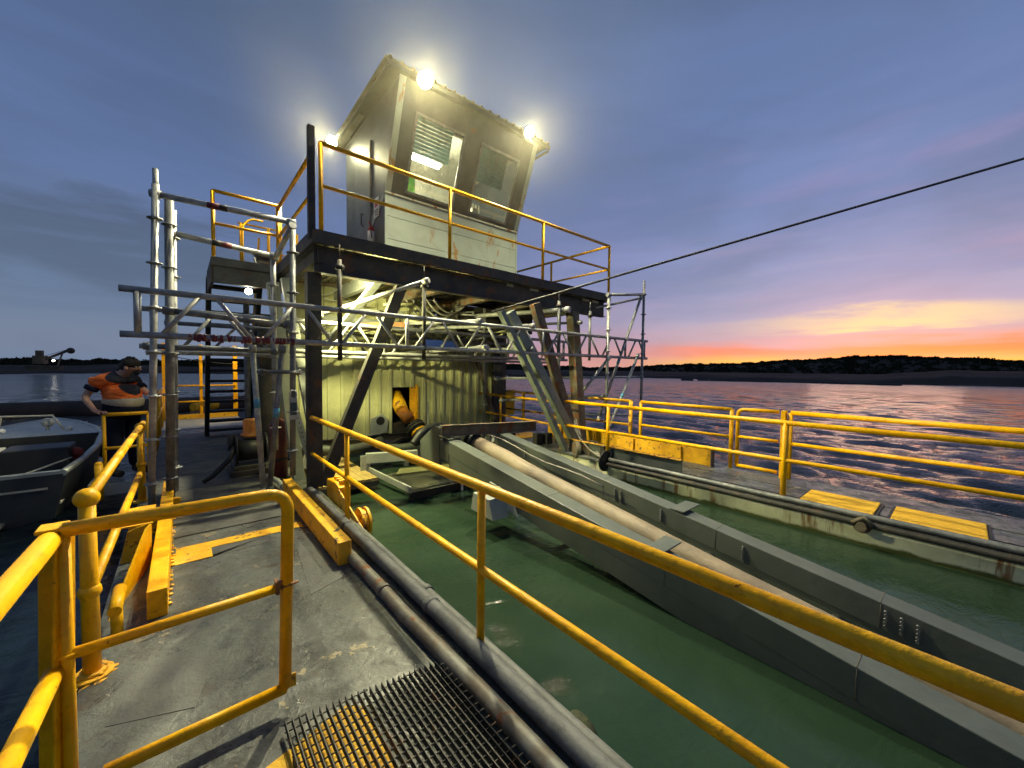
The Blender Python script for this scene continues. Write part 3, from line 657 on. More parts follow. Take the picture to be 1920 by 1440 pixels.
mb = MB(); mb.ibeam((PX0+.05, PY0+.14, PZ-.365), (PX1-.1, PY0+.14, PZ-.365), .14, .36); obj('edge_beam', mb, 'edge', t)
mb = MB(); mb.bar((PX0+.03, PY0+.06, PZ-.09), (PX0+.03, PY1, PZ-.09), .06, .17); mb.ibeam((PX0+.1, PY0+.1, PZ-.30), (PX0+.1, PY1, PZ-.30), .12, .22); obj('side_beam', mb, 'edge', t)
mb = MB(); mb.bar((PX1-.03, PY0+.06, PZ-.09), (PX1-.03, PY1, PZ-.09), .06, .17); mb.ibeam((PX1-.3, PY0+.3, PZ-.30), (PX1-.3, PY1, PZ-.30), .12, .22); obj('side_beam', mb, 'edge', t)
for x in (2.55, 3.7, 4.9, 6.1):
    mb = MB(); mb.ibeam((x, PY0+.26, PZ-.30), (x, PY1, PZ-.30), .12, .22)
    obj('cross_beam', mb, 'greypaint' if x < 3 else 'brown', t)
for y in (7.2, 8.5):
    mb = MB(); mb.ibeam((PX0+.17, y, PZ-.15), (PX1-.37, y, PZ-.15), .08, .07); obj('purlin', mb, 'brown', t)
mb = MB(); x = PX0+.2
while x < PX1-.4:
    mb.box(x, x+.07, PY0+.3, PY1-.05, PZ-.055, PZ-.012); x += .14
obj('ribbed_soffit', mb, pmat('ribbed_cream_soffit', (.52, .50, .36), (.40, .36, .22), .6, scale=3, rust=.35, rscale=4, dirt=.4), t)
mb = MB()
for x in (4.75, 5.35, 7.0, 7.35):
    for k in range(7 if x > 5 else 5):
        a = x+.035*k; mb.quad((a, PY0+.085, PZ-.25), (a+.02, PY0+.085, PZ-.25), (a+.03, PY0+.085, PZ-.19), (a+.006, PY0+.085, PZ-.19))
obj('mesh_scrap', mb, 'corr', t)
# posts and braces of the front frame
def steel(name, a, b, w_, h_, mat, label, cat, up=(0, 0, 1), ib=False, bev=.003):
    mb = MB(); (mb.ibeam if ib else mb.bar)(a, b, w_, h_, up=up); return solo(name, mb, mat, label, cat, bevel=0 if ib else bev)
steel('platform_post', (1.40, 5.90, 0), (1.40, 5.90, PZ-.54), .175, .17, 'dark', 'black square post under the left front corner of the platform', 'post', up=(0, 1, 0))
steel('platform_post', (6.72, 5.50, 0), (6.72, 5.80, PZ-.54), .22, .20, 'brown', 'rusty brown post under the right front of the platform', 'post', up=(0, 1, 0))
steel('front_brace', (1.50, 5.86, .02), (2.66, 5.84, 2.98), .165, .12, 'dark', 'dark diagonal brace rising right from the foot of the left black post', 'brace', up=(0, 1, 0))
steel('front_brace', (6.50, 5.42, .02), (5.30, 5.55, 2.98), .19, .14, 'brown', 'rusty brown diagonal brace leaning left from the foot of the right post', 'brace', up=(0, 1, 0))
steel('inner_brace', (2.05, 8.3, 1.1), (1.45, 6.7, .05), .10, .10, 'dark', 'dark brace crossing the left end of the green wall', 'brace')
steel('hanging_strut', (2.55, 6.5, 3.15), (2.0, 7.8, 2.0), .16, .06, 'greypaint', 'pale grey flat strut hanging below the platform at left', 'strut')
# A frame struts of the far side (grey)
steel('gantry_strut', (5.98, 5.30, .05), (4.40, 5.5, 2.75), .10, .13, 'strutgrey', 'grey green gantry strut on the left of the leaning pair', 'strut', up=(0, 1, 0))
steel('gantry_strut', (6.40, 5.34, .10), (4.66, 5.56, 2.75), .18, .15, 'strutgrey', 'broad grey green gantry strut on the right of the leaning pair', 'strut', up=(0, 1, 0))
steel('gantry_strut', (1.33, 6.55, 0), (1.02, 6.55, 2.9), .15, .13, pmat('pale_green_strut', (.42, .46, .36), (.33, .36, .28), .5, scale=3), 'pale strut with bolt holes beside the left black post', 'strut', up=(0, 1, 0))
steel('gantry_strut', (1.75, 7.1, 0), (1.28, 7.1, 3.1), .13, .10, 'greypaint', 'wide pale strut just behind the left black post', 'strut', up=(0, 1, 0))
t = thing('perforated_rail', 'pale perforated channel leaning beside the maroon cylinder', 'channel', (1.30, 6.30, .4))
a, b = V(1.44, 6.40, .32), V(1.22, 6.40, 1.25)
mb = MB(); mb.bar(a, b, .09, .012, up=(0, 1, 0)); obj('web', mb, 'greypaint', t)
mb = MB()
for k in range(13): p = a.lerp(b, (k+.5)/13)+V(0, -.0075, 0); mb.tube([p, p+V(0, -.002, 0)], .010, 8)
obj('bolt_holes', mb, 'black', t)
# tall dark post at platform corner
steel('corner_mast', (1.345, 5.72, 3.40), (1.345, 5.72, 4.86), .085, .08, 'dark', 'dark square mast standing at the left front corner of the platform rail', 'mast', up=(0, 1, 0))
# platform rails
def prail(label, p0, p1, posts, z0=PZ, dz=1.17, dm=.60, r=.030):
    return railing(label, p0, p1, posts, z0+dz, z0+dm, mat='yellow', r=r, rp_=.030, base=z0)
prail('yellow handrail along the front edge of the cabin platform', (1.46, 5.70), (7.92, 5.70), [0, 2.0/6.46, 4.20/6.46, 1.0], dz=1.16, dm=.60)
prail('yellow handrail along the right end of the cabin platform', (7.92, 5.72), (7.92, 9.2), [.55, 1.0], dz=1.16, dm=.60)
prail('yellow handrail along the left end of the cabin platform', (1.37, 5.80), (1.37, 8.2), [1.0], dz=1.02, dm=.50)
# landing
LZ = 3.50
t = thing('stair_landing', 'grey green stair landing with deep edge beam left of the cabin platform', 'landing', (.43, 8.3, LZ))
mb = MB(); mb.box(.42, 1.34, 8.27, 9.6, LZ-.012, LZ); obj('deck_plate', mb, 'dark', t)
mb = MB(); mb.box(.40, 1.34, 8.23, 8.27, LZ-.12, LZ+.02); mb.box(.43, 1.34, 8.27, 8.35, LZ-.40, LZ-.125); obj('front_beam', mb, pmat('olive_grey_steel', (.15, .155, .12), (.10, .10, .08), .6, scale=3, rust=.35, rscale=4), t, .004)
mb = MB(); mb.box(.40, .44, 8.27, 9.6, LZ-.40, LZ+.0); obj('side_beam', mb, 'brown', t)
prail('yellow handrail across the front of the stair landing', (.44, 8.28), (1.42, 8.28), [0, 1.0], z0=LZ, dz=1.12, dm=.58)
prail('dim yellow handrail along the back of the stair landing', (.9, 9.55), (1.95, 9.55), [.05, .5, 1.0], z0=LZ, dz=1.05, dm=.55, r=.018)
mb = MB(); mb.tube(fillet([(.95, 9.3, LZ), (.95, 9.3, LZ+.95), (1.1, 9.3, LZ+1.1), (1.3, 9.3, LZ+1.1)], .08), .02, 10)
solo('grab_hoop', mb, 'yellow', 'curved yellow grab hoop standing on the stair landing', 'grab rail')
t = thing('winch_box', 'small dark control box standing on the stair landing', 'control box', (1.25, 9.2, LZ))
mb = MB(); mb.box(1.15, 1.55, 9.1, 9.4, LZ, LZ+.42); obj('body', mb, 'dark', t, .01)
mb = MB(); mb.box(1.12, 1.58, 9.07, 9.43, LZ+.42, LZ+.45); mb.tube([(1.2, 9.1, LZ), (1.1, 9.05, LZ+.3)], .02, 8); obj('lid', mb, 'greypaint', t, .004)
# stairs
t = thing('stairs', 'open dark steel stairs seen from beneath, up to the landing', 'stairs', (.8, 11.7, 0))
S0, S1 = V(0, 11.75, 0), V(0, 9.65, LZ-.1)
for x in (.43, 1.27):
    mb = MB(); mb.bar(S0+V(x, 0, 0), S1+V(x, 0, 0), .085, .20, up=(0, 1, .6)); obj('stringer', mb, 'dark', t, .003)
for k in range(14):
    p = S0.lerp(S1, (k+.6)/14.2); mb = MB(); mb.box(.455, 1.245, p.y-.12, p.y+.12, p.z-.028, p.z+.028); obj('tread', mb, 'dark', t)
mb = MB(); mb.tube([S0+V(1.27, 0, .95), S1+V(1.27, 0, .95)], .02, 10); obj('handrail', mb, 'yellow', t)
# ================================================================== CABIN
CX0, CX1, CYF, CYB, CZ0, CZW, CZT = 2.715, 5.73, 6.60, 8.65, 3.53, 4.72, 6.34
def SY(z): return CYF-.62*(z-CZW)/(CZT-CZW)
t = thing('control_cabin', 'grey green control cabin with outward leaning front windows on the platform', 'cabin', (4.2, 7.6, CZ0))
def side_poly(y): return None
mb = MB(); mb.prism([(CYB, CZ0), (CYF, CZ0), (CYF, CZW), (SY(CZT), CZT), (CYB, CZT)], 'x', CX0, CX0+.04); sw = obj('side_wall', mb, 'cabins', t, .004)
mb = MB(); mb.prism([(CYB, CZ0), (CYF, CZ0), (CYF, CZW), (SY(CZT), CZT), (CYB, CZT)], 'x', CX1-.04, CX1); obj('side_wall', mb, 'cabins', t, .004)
mb = MB(); mb.box(CX0+.04, CX1-.04, CYB-.04, CYB, CZ0, CZT); obj('rear_wall', mb, 'offwhite', t)
mb = MB(); mb.box(CX0+.045, CX1-.045, CYF+.15, CYB-.05, CZT-.06, CZT-.03); obj('ceiling_lining', mb, 'offwhite', t)
mb = MB()
for z0, z1 in ((CZ0, 3.93), (3.936, 4.32), (4.326, CZW)): mb.box(CX0+.04, CX1-.04, CYF, CYF+.04, z0, z1)
mb.box(CX0-.005, CX0+.04, CYF-.006, CYF+.03, CZ0, CZW); mb.box(CX1-.04, CX1+.005, CYF-.006, CYF+.03, CZ0, CZW)
obj('lower_front', mb, 'cabin', t, .003)
mb = MB(); mb.box(CX0-.012, CX1+.012, CYF-.02, CYF+.02, CZW-.02, CZW+.012); obj('waist_flashing', mb, pmat('rusty_flashing', (.40, .42, .33), (.33, .34, .25), .6, rust=.5, rscale=3), t, .002)
def slant(mb, x0, x1, z0, z1, th=.04, off=0.0):
    n = V(0, -(CZT-CZW), -.62).normalized()
    q = []
    for d in (off, off-th):
        for x, z in ((x0, z0), (x1, z0), (x1, z1), (x0, z1)):
            q.append(mb.bm.verts.new(V(x, SY(z), z)+n*d))
    for f in ((0, 3, 2, 1), (4, 5, 6, 7), (0, 1, 5, 4), (1, 2, 6, 5), (2, 3, 7, 6), (3, 0, 4, 7)): mb.bm.faces.new([q[i] for i in f])
    return mb
W = [(3.06, 4.04), (4.40, 5.36)]; WZ0, WZ1 = 4.80, 5.97
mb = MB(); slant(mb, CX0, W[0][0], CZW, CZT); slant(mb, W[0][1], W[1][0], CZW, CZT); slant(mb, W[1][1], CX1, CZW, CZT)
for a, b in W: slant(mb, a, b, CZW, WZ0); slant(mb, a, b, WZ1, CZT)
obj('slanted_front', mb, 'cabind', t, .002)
mb = MB(); slant(mb, CX0-.006, CX0+.10, CZW+.02, CZT, .02, .008); slant(mb, CX1-.10, CX1+.006, CZW+.02, CZT, .02, .008); obj('corner_trim', mb, 'cabin', t, .002)
for i, (a, b) in enumerate(W):
    wn = MB(); g = .035
    slant(wn, a-.01, a+g, WZ0-.01, WZ1+.01, .03, .012); slant(wn, b-g, b+.01, WZ0-.01, WZ1+.01, .03, .012)
    slant(wn, a+g, b-g, WZ0-.01, WZ0+g, .03, .012); slant(wn, a+g, b-g, WZ1-g, WZ1+.01, .03, .012)
    wo = obj('window', wn, 'galvd', t, .003)
    mb = MB(); slant(mb, a+g, b-g, WZ0+g, WZ1-g, .006, .0); obj('pane', mb, 'glass', wo)
    mb = MB(); z = 5.46 if i == 0 else 5.40
    while z < WZ1+.12:
        slant(mb, a+.10, b-.10, z, z+.054, .004, -.28); z += .058
    obj('blind', mb, 'teal', wo)
# interior
mb = MB(); mb.box(CX0+.1, CX1-.1, CYF+.06, CYF+.55, 4.62, 4.66); mb.box(3.5, 3.85, CYF+.1, CYF+.4, 4.66, 4.92); mb.box(4.6, 4.75, CYF+.1, CYF+.3, 4.66, 5.0); obj('console', mb, 'offwhite', t)
mb = MB(); mb.box(3.1, 3.33, CYF+.12, CYF+.13, 4.70, 5.18); obj('green_notice', mb, 'green', t)
mb = MB(); mb.box(3.36, 3.48, CYF+.13, CYF+.14, 4.68, 4.86); mb.box(4.85, 5.1, CYF+.13, CYF+.14, 4.68, 4.82); obj('paper', mb, 'white', t)
mb = MB(); mb.tube([(3.05, 7.3, 5.86), (4.15, 7.3, 5.86)], .025, 10); obj('fluorescent_tube', mb, 'tube', t)
mb = MB(); mb.box(3.0, 4.2, 7.24, 7.36, 5.89, 5.94); obj('tube_fitting', mb, 'white', t)
mb = MB()
for k in range(9): mb.tube([(4.55+k*.08, CYF+.7, 4.7), (4.58+k*.08, CYF+.75, 5.4)], .012, 6)
obj('hanging_rack', mb, 'offwhite', t)
point('cabin_tube_light', (3.7, 7.0, 5.6), 150, (1, .95, .62), .15)
# door on the left side and louvres
d = MB(); d.box(CX0-.025, CX0, 7.28, 8.02, CZ0+.03, 5.72); do = obj('door', d, pmat('slate_door', (.10, .125, .15), (.08, .10, .12), .5), t, .005)
mb = MB(); mb.tube([(CX0-.03, 7.55, 4.60), (CX0-.075, 7.55, 4.60), (CX0-.075, 7.55, 4.38), (CX0-.03, 7.55, 4.38)], .012, 8); obj('handle', mb, 'dark', do)
mb = MB(); mb.box(CX0-.03, CX0, 7.22, 7.245, CZ0, 5.85); obj('door_jamb', mb, 'galvd', do)
mb = MB(); mb.prism([(7.2, 4.45), (6.62, 4.72), (6.62, 4.62), (7.2, 4.25)], 'x', CX0-.012, CX0-.002); obj('side_flashing', mb, 'greypaint', t)
# roof
def RZ(y): return 6.41-.04*(y-5.85)
mb = MB(); x = 2.42; prof = []
while x < 6.02:
    prof += [(x, 0), (x+.045, 0), (x+.06, .035), (x+.09, .035), (x+.105, 0)]; x += .19
rows = []
for y in (5.84, 8.78): rows.append([mb.bm.verts.new((px, y, RZ(y)+pz)) for px, pz in prof])
lo = []
for y in (5.84, 8.78): lo.append([mb.bm.verts.new((px, y, RZ(y)+pz-.008)) for px, pz in prof])
for i in range(len(prof)-1):
    mb.bm.faces.new((rows[0][i], rows[0][i+1], rows[1][i+1], rows[1][i])); mb.bm.faces.new((lo[0][i], lo[1][i], lo[1][i+1], lo[0][i+1])); mb.bm.faces.new((rows[0][i], lo[0][i], lo[0][i+1], rows[0][i+1]))
rf = obj('roof', mb, pmat('weathered_roof_sheet', (.28, .29, .24), (.19, .20, .16), .6, scale=3, rust=.3, rscale=5), t)
mb = MB(); mb.box(2.46, 6.0, 5.87, 5.90, CZT-.02, RZ(5.85)-.012); mb.box(2.46, 2.52, 5.90, 8.7, CZT-.03, RZ(8.7)-.012); mb.box(5.94, 6.0, 5.90, 8.7, CZT-.03, RZ(8.7)-.012)
mb.box(2.52, 5.94, 5.90, 6.0, CZT, CZT+.03); obj('eave_board', mb, 'cabind', rf, .004)
mb = MB(); mb.box(2.53, CX0, 5.95, 8.7, CZT+.0, CZT+.012); mb.box(CX1, 5.93, 5.95, 8.7, CZT, CZT+.012); obj('soffit', mb, 'cabind', rf)
# fire extinguisher, sign
t = thing('fire_extinguisher', 'small red and white fire extinguisher on the cabin side wall', 'extinguisher', (2.64, 7.05, 3.95))
mb = MB(); mb.tube([(2.64, 7.05, 3.95), (2.64, 7.05, 4.14)], .06, 14); obj('body', mb, 'white', t)
mb = MB(); mb.tube([(2.64, 7.05, 4.14), (2.64, 7.05, 4.20), (2.64, 7.05, 4.25)], [.06, .05, .02], 14); mb.tube([(2.64, 7.05, 4.25), (2.58, 7.03, 4.28)], .012, 8); obj('head', mb, 'red', t)
mb = MB(); mb.tube([(2.62, 7.05, 4.27), (2.60, 6.98, 4.2), (2.62, 6.97, 4.0)], .008, 6); obj('hose', mb, 'black', t)
t = thing('wall_sign', 'white safety sign with red mark on the cabin side wall', 'sign', (2.70, 6.95, 4.4))
mb = MB(); mb.box(2.695, 2.703, 6.84, 7.06, 4.38, 4.72); obj('plate', mb, 'white', t)
mb = MB(); mb.box(2.692, 2.695, 6.88, 7.02, 4.56, 4.67); obj('red_mark', mb, 'red', t)
mb = MB(); mb.box(2.692, 2.695, 6.87, 7.03, 4.49, 4.51); mb.box(2.692, 2.695, 6.87, 7.03, 4.45, 4.465); mb.box(2.692, 2.695, 6.87, 6.99, 4.41, 4.425); obj('text_lines', mb, 'black', t)
# ================================================================== FLOODLIGHTS
FLOOD = (1.0, .92, .60)
def flood(label, c, d, power, r=.115, size=150, mount=None, col=FLOOD, mat='lamp', group='floodlights'):
    c = V(*c); d = V(*d).normalized(); t = thing('floodlight', label, 'floodlight', c, group)
    mb = MB(); mb.tube([c, c-d*.03, c-d*.11], [r*1.15, r*1.1, r*.5], 20); obj('housing', mb, 'dark', t)
    mb = MB(); mb.tube([c+d*.001, c+d*.008, c+d*.02], [r, r*.98, r*.6], 20); obj('lens', mb, mat, t)
    if mount is not None: mb = MB(); mb.tube([c-d*.06, V(*mount)], .014, 8); obj('bracket', mb, 'dark', t)
    spot('floodlight_beam', c+d*.05, d, power, col, size, rad=.07)
    if power > 800: point('floodlight_spill', c+d*.16, power*.006, col, .08)
    return t
flood('brightest floodlight on the left front corner of the cabin roof', (3.02, 5.74, 6.26), (-.12, -.8, -.62), 2000, size=175, mount=(3.1, 5.86, 6.38))
flood('floodlight on the right front corner of the cabin roof', (5.27, 5.74, 6.34), (.05, -.8, -.62), 1550, r=.10, size=175, mount=(5.3, 5.86, 6.4))
flood('floodlight on the rear left corner of the cabin roof', (2.42, 8.62, 6.30), (-1.0, -.55, -.62), 2300, r=.115, size=112, mount=(2.48, 8.6, 6.36))
flood('work light tucked under the platform behind the left black post', (1.56, 6.32, 2.86), (.80, .0, -.50), 780, r=.06, size=176, mount=(1.44, 6.30, 3.08), col=(1, .95, .42))
flood('bright bulkhead lamp under the stair landing', (.94, 8.42, 3.03), (-.1, -1, -.3), 10, r=.055, size=160, mount=(1.0, 8.5, 3.2), mat='bulb')
flood('amber work light shining on the stern deck behind the stairs', (1.5, 14.0, 2.7), (-.5, .75, -.9), 200, r=.07, size=105, mount=(1.6, 13.9, 2.7), col=(1, .75, .30), mat='ambermark')
# ================================================================== PUMP HOUSE
t = thing('pump_house', 'pale green ribbed pump house wall with a square opening beneath the cabin', 'pump house', (4.5, 8.8, 0))
def corr(mb, x0, x1, z0, z1, yb, axis='x', pitch=.268, sgn=-1):
    prof = []; x = x0
    while x < x1-.02:
        for dx, dy in ((0, 0), (pitch*.66, 0), (pitch*.70, .06), (pitch*.95, .06)):
            if x+dx <= x1: prof.append((x+dx, dy))
        x += pitch
    prof.append((x1, 0)); rr_ = []
    for z in (z0, z1):
        rr_.append([mb.bm.verts.new((px, yb+sgn*py, z) if axis == 'x' else (yb+sgn*py, px, z)) for px, py in prof])
    for i in range(len(prof)-1): mb.bm.faces.new((rr_[0][i], rr_[0][i+1], rr_[1][i+1], rr_[1][i]))
HX0, HX1, HZ0, HZ1 = 3.79, 4.37, .36, 1.22
mb = MB(); corr(mb, 1.62, HX0, .14, 2.62, 8.8); corr(mb, HX0, HX1, HZ1, 2.62, 8.8); corr(mb, HX1, 7.1, .10, 2.62, 8.8); corr(mb, 1.62, 5.0, 2.66, 3.42, 9.0); obj('front_cladding', mb, 'corr', t)
mb = MB(); mb.box(HX0, HX1, 8.81, 9.9, 0, HZ0); obj('sill_box', mb, 'dark', t)
mb = MB(); mb.box(HX1, HX1+.05, 8.72, 8.80, HZ0-.1, HZ1+.05); mb.box(HX1-.12, HX1, 8.80, 8.86, HZ0-.05, HZ1); obj('opening_jamb', mb, 'yellow_dirty', t)
mb = MB(); corr(mb, 8.85, 12.4, -.05, 2.62, 1.58, axis='y'); obj('side_cladding', mb, pmat('brown_side_cladding', (.20, .19, .13), (.14, .13, .09), .6, scale=3, dirt=.5), t)  # side wall sheeting in its own brown
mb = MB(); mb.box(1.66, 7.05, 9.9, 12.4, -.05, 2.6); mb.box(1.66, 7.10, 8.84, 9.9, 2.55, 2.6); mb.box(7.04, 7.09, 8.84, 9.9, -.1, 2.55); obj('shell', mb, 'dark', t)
mb = MB(); mb.ibeam((1.62, 8.78, .06), (7.1, 8.78, .04), .1, .14); obj('sill_beam', mb, 'dark', t)
mb = MB(); mb.box(7.02, 7.2, 8.70, 8.84, -.05, 3.2); obj('corner_post', mb, 'brown', t, .004)
# steel post with brace at right end of wall
steel('wall_post', (6.72, 8.5, 0), (6.72, 8.5, 3.2), .34, .10, 'dark', 'broad dark post at the right end of the green wall', 'post', up=(0, 1, 0))
steel('wall_brace', (6.55, 8.4, .3), (5.85, 8.4, 2.2), .09, .09, 'brown', 'thin rusty brace in front of the right end of the green wall', 'brace', up=(0, 1, 0))
# cladding scraps and pipe stub below wall
t = thing('vent_collar', 'torn pale collar with round hole at the foot of the green wall', 'collar', (3.36, 8.7, .3))
mb = MB(); mb.prism([(3.20, .14), (3.60, .18), (3.66, .45), (3.50, .62), (3.25, .52)], 'y', 8.70, 8.72); obj('flange', mb, 'greypaint', t)
mb = MB(); mb.tube([(3.46, 8.695, .46), (3.46, 8.72, .46)], .10, 18); obj('hole', mb, 'black', t)
# pump discharge
t = thing('dredge_pump_pipe', 'yellow and black flanged pump pipe coming out of the wall opening', 'pump', (4.0, 8.6, .3))
A, B, C_, D = V(3.98, 9.1, 1.05), V(3.93, 8.6, .68), V(4.12, 8.25, .28), V(4.22, 7.95, .02)
mb = MB(); mb.tube([A, B.lerp(A, .3), B], [.15, .16, .15], 20); mb.tube([B+V(-.1, -.02, .03), B+V(.0, -.02, .2)], .035, 8); obj('elbow', mb, 'yellow_rusty', t)
mb = MB(); mb.tube([B, B.lerp(C_, .55)], .14, 20); mb.box(3.99, 4.12, 8.38, 8.5, .5, .66); obj('yellow_body', mb, 'orange', t)
d = (D-C_).normalized(); mb = MB(); mb.tube([C_-d*.08, C_-d*.03], .23, 24); mb.tube([C_-d*.01, C_+d*.04], .23, 24)
for k in range(10):
    u_ = d.orthogonal().normalized(); q_ = d.cross(u_); p = C_-d*.02+(u_*math.cos(k*.628)+q_*math.sin(k*.628))*.195; mb.tube([p-d*.09, p+d*.08], .018, 6)
obj('flange', mb, 'dark', t)
mb = MB(); mb.tube([C_+d*.04, C_+d*.10, C_+d*.34, C_+d*.38], [.17, .18, .18, .2], 22); obj('rubber_sleeve', mb, 'black', t)
mb = MB(); mb.tube([C_+d*.10, C_+d*.14], .186, 22); mb.box(4.20, 4.32, 7.93, 7.96, .08, .22); obj('yellow_band', mb, 'yellow', t)
mb = MB(); mb.tube([C_+d*.40, C_+d*.52], .22, 22); obj('end_flange', mb, 'greypaint', t)
mb = MB(); mb.tube([C_+V(.33, .0, -.3), C_+V(.36, .1, .6)], .02, 8); obj('stay', mb, 'greypaint', t)
# hoses
def hose(label, pts, r, mat='black', name='hose', group=None, n=12):
    # Catmull-Rom through pts
    P = [Vector(p) for p in pts]; P = [P[0]*2-P[1]]+P+[P[-1]*2-P[-2]]; o = []
    for i in range(1, len(P)-2):
        for k in range(8):
            u = k/8; a, b, c, d = P[i-1], P[i], P[i+1], P[i+2]
            o.append(.5*((2*b)+(c-a)*u+(2*a-5*b+4*c-d)*u*u+(3*b-a-3*c+d)*u**3))
    o.append(P[-2]); mb = MB(); mb.tube(o, r, n); return solo(name, mb, mat, label, 'hose', group)
hose('thick dark hose drooping in front of the pump outlet', [(4.85, 7.4, .38), (4.5, 7.0, .42), (4.0, 7.1, .18), (3.4, 7.2, .10), (2.9, 7.3, .12)], .085, pmat('dull_hose', (.05, .06, .045), (.03, .03, .028), .6))
hose('dark hose curving out from behind the left black post', [(1.2, 7.3, .42), (1.6, 7.2, .30), (2.1, 7.1, .22), (2.6, 7.2, .22), (2.95, 7.4, .26)], .085, pmat('dull_hose_b', (.05, .06, .045), (.03, .03, .028), .6))
hose('thin black hose looping along the bottom of the green wall', [(2.4, 8.6, .12), (2.9, 8.4, .12), (3.4, 8.3, -.02), (3.8, 8.3, .08)], .03)
hose('white banded hose beside the pump flange', [(4.35, 7.6, -.02), (4.5, 7.2, .10), (4.75, 7.0, .05), (4.9, 6.9, -.1)], .09, pmat('banded_hose', (.30, .30, .24), (.05, .05, .05), .5, scale=14))
mb = MB(); mb.box(4.55, 4.9, 8.3, 8.5, -.1, .28); mb.box(4.9, 5.2, 8.35, 8.5, -.1, .12); mb.tube([(4.5, 8.3, .3), (4.5, 8.3, -.3)], .03, 8); mb.box(5.3, 6.1, 8.4, 8.6, -.1, .10)
solo('pump_skid', mb, 'greypaint', 'pale grey blocks of machinery under the right part of the wall', 'machinery', bevel=.01)
# timber raft
t = thing('timber_platform', 'yellow stained timber work platform in the well beside the left post', 'platform', (1.9, 7, -.1))
mb = MB()
for k in range(9):
    x = 1.46+k*.105; mb.box(x, x+.102, 6.15+.02*nz(k, .9), 8.3+.03*nz(k, 1.7), -.135, -.10)
obj('planks', mb, 'wood', t, .003)
mb = MB(); mb.box(1.46, 2.42, 6.14, 6.20, -.22, -.136); mb.box(2.34, 2.42, 6.2, 8.3, -.24, -.136); mb.box(1.46, 1.54, 6.2, 8.3, -.24, -.136); obj('bearers', mb, 'brown', t)
# walkway frame in the well
t = thing('walkway_frame', 'pale grey walkway frame with grating half in the well water', 'walkway', (3.2, 6.2, -.2))
mb = MB(); mb.bar((2.42, 6.75, .10), (4.1, 6.3, .08), .12, .17); mb.bar((2.40, 6.72, -.28), (2.40, 6.72, .16), .16, .03); mb.bar((2.46, 6.70, -.10), (2.62, 5.40, -.17), .03, .10); mb.box(2.32, 2.52, 6.60, 6.80, -.30, -.27); mb.bar((4.0, 6.3, .05), (3.55, 5.25, -.20), .05, .10); mb.tube([(3.1, 6.6, -.1), (3.1, 6.6, .02)], .05, 12)
obj('frame', mb, 'greypaint', t, .004)
mb = MB()
for k in range(30):
    y = 5.42+k*.036; mb.box(2.64+.0*k, 3.62, y, y+.008, -.19, -.165)
for k in range(8): mb.box(2.66+k*.13, 2.668+k*.13, 5.42, 6.5, -.188, -.175)
obj('grating', mb, pmat('muddy_grating', (.22, .22, .14), (.15, .15, .10), .8), t)
mb = MB(); mb.prism([(2.75, 6.25), (3.9, 6.05), (3.85, 6.5), (3.0, 6.62)], 'z', -.162, -.13); obj('slime_patch', mb, pmat('slimy_mat', (.20, .20, .09), (.13, .13, .06), .6), t)
mb = MB(); mb.box(2.58, 3.6, 5.34, 5.40, -.62, -.19); mb.box(2.54, 2.68, 5.32, 5.42, -.20, -.185); mb.box(3.42, 3.70, 5.3, 5.7, -.9, -.17); obj('float_box', mb, 'dark', t, .004)
mb = MB(); mb.tube([(3.46, 5.28, -.18), (3.46, 5.28, -.5)], .02, 8); obj('stake', mb, 'white', t)
# ================================================================== DREDGE LADDER
def LZt(y): return .14*y-.09
t = thing('dredge_ladder', 'grey green twin box girder dredge ladder sloping down along the well', 'dredge ladder', (3.6, 5.0, LZt(5)))
def girder(x0, x1, y0, y1):
    mb = MB()
    def seg(xa, xb, d0, d1, ya=y0, yb=y1):
        mb.prism([(ya, LZt(ya)-d1), (yb, LZt(yb)-d1), (yb, LZt(yb)-d0), (ya, LZt(ya)-d0)], 'x', xa, xb)
    seg(x0, x1, 0, .205); seg(x0+.008, x1-.008, .207, .41, y0+.0, min(y1, 5.2)); return mb
obj('box_girder', girder(3.0, 3.205, -4.5, 4.95), 'girder', t, .006)
mb = MB()
for y in (4.2, 2.9, 1.55, .35, -.6, -1.6):
    for x in (2.9985, 3.9985): mb.tube([(x, y, LZt(y)-.012), (x, y, LZt(y)-.10), (x, y, LZt(y)-.203)], .0022, 5)
    mb.tube([(3.0, y, LZt(y)+.001), (3.205, y, LZt(y)+.001)], .0022, 5); mb.tube([(4.0, y, LZt(y)+.001), (4.205, y, LZt(y)+.001)], .0022, 5)
wb = obj('weld_bead', mb, pmat('weld_bead_metal', (.10, .10, .085), (.14, .09, .05), .7, scale=30), t); wb['kind'] = 'stuff'
obj('box_girder', girder(4.0, 4.205, -4.5, 5.05), 'girder', t, .006)
mb = MB(); mb.prism([(5.2, .15), (5.2, .78), (5.35, .80), (5.95, .42), (5.9, .20)], 'x', 2.985, 3.03); mb.box(3.0, 3.2, 4.95, 5.2, .30, .60); obj('head_gusset', mb, 'girder', t, .004)
mb = MB(); mb.prism([(3.35, -.05), (3.95, .08), (3.9, .25), (3.5, .20)], 'x', 2.965, 2.99); mb.prism([(3.50, -.08), (3.95, -.06), (3.90, .16), (3.58, .15)], 'x', 2.72, 2.97); obj('side_float', mb, 'greypaint', t, .004)
mb = MB()
for y in (4.4, 3.0, 1.6, 0.6): mb.tube([(3.2, y, LZt(y)-.30), (4.0, y, LZt(y)-.30)], .05, 12)
obj('cross_tube', mb, 'girder', t)
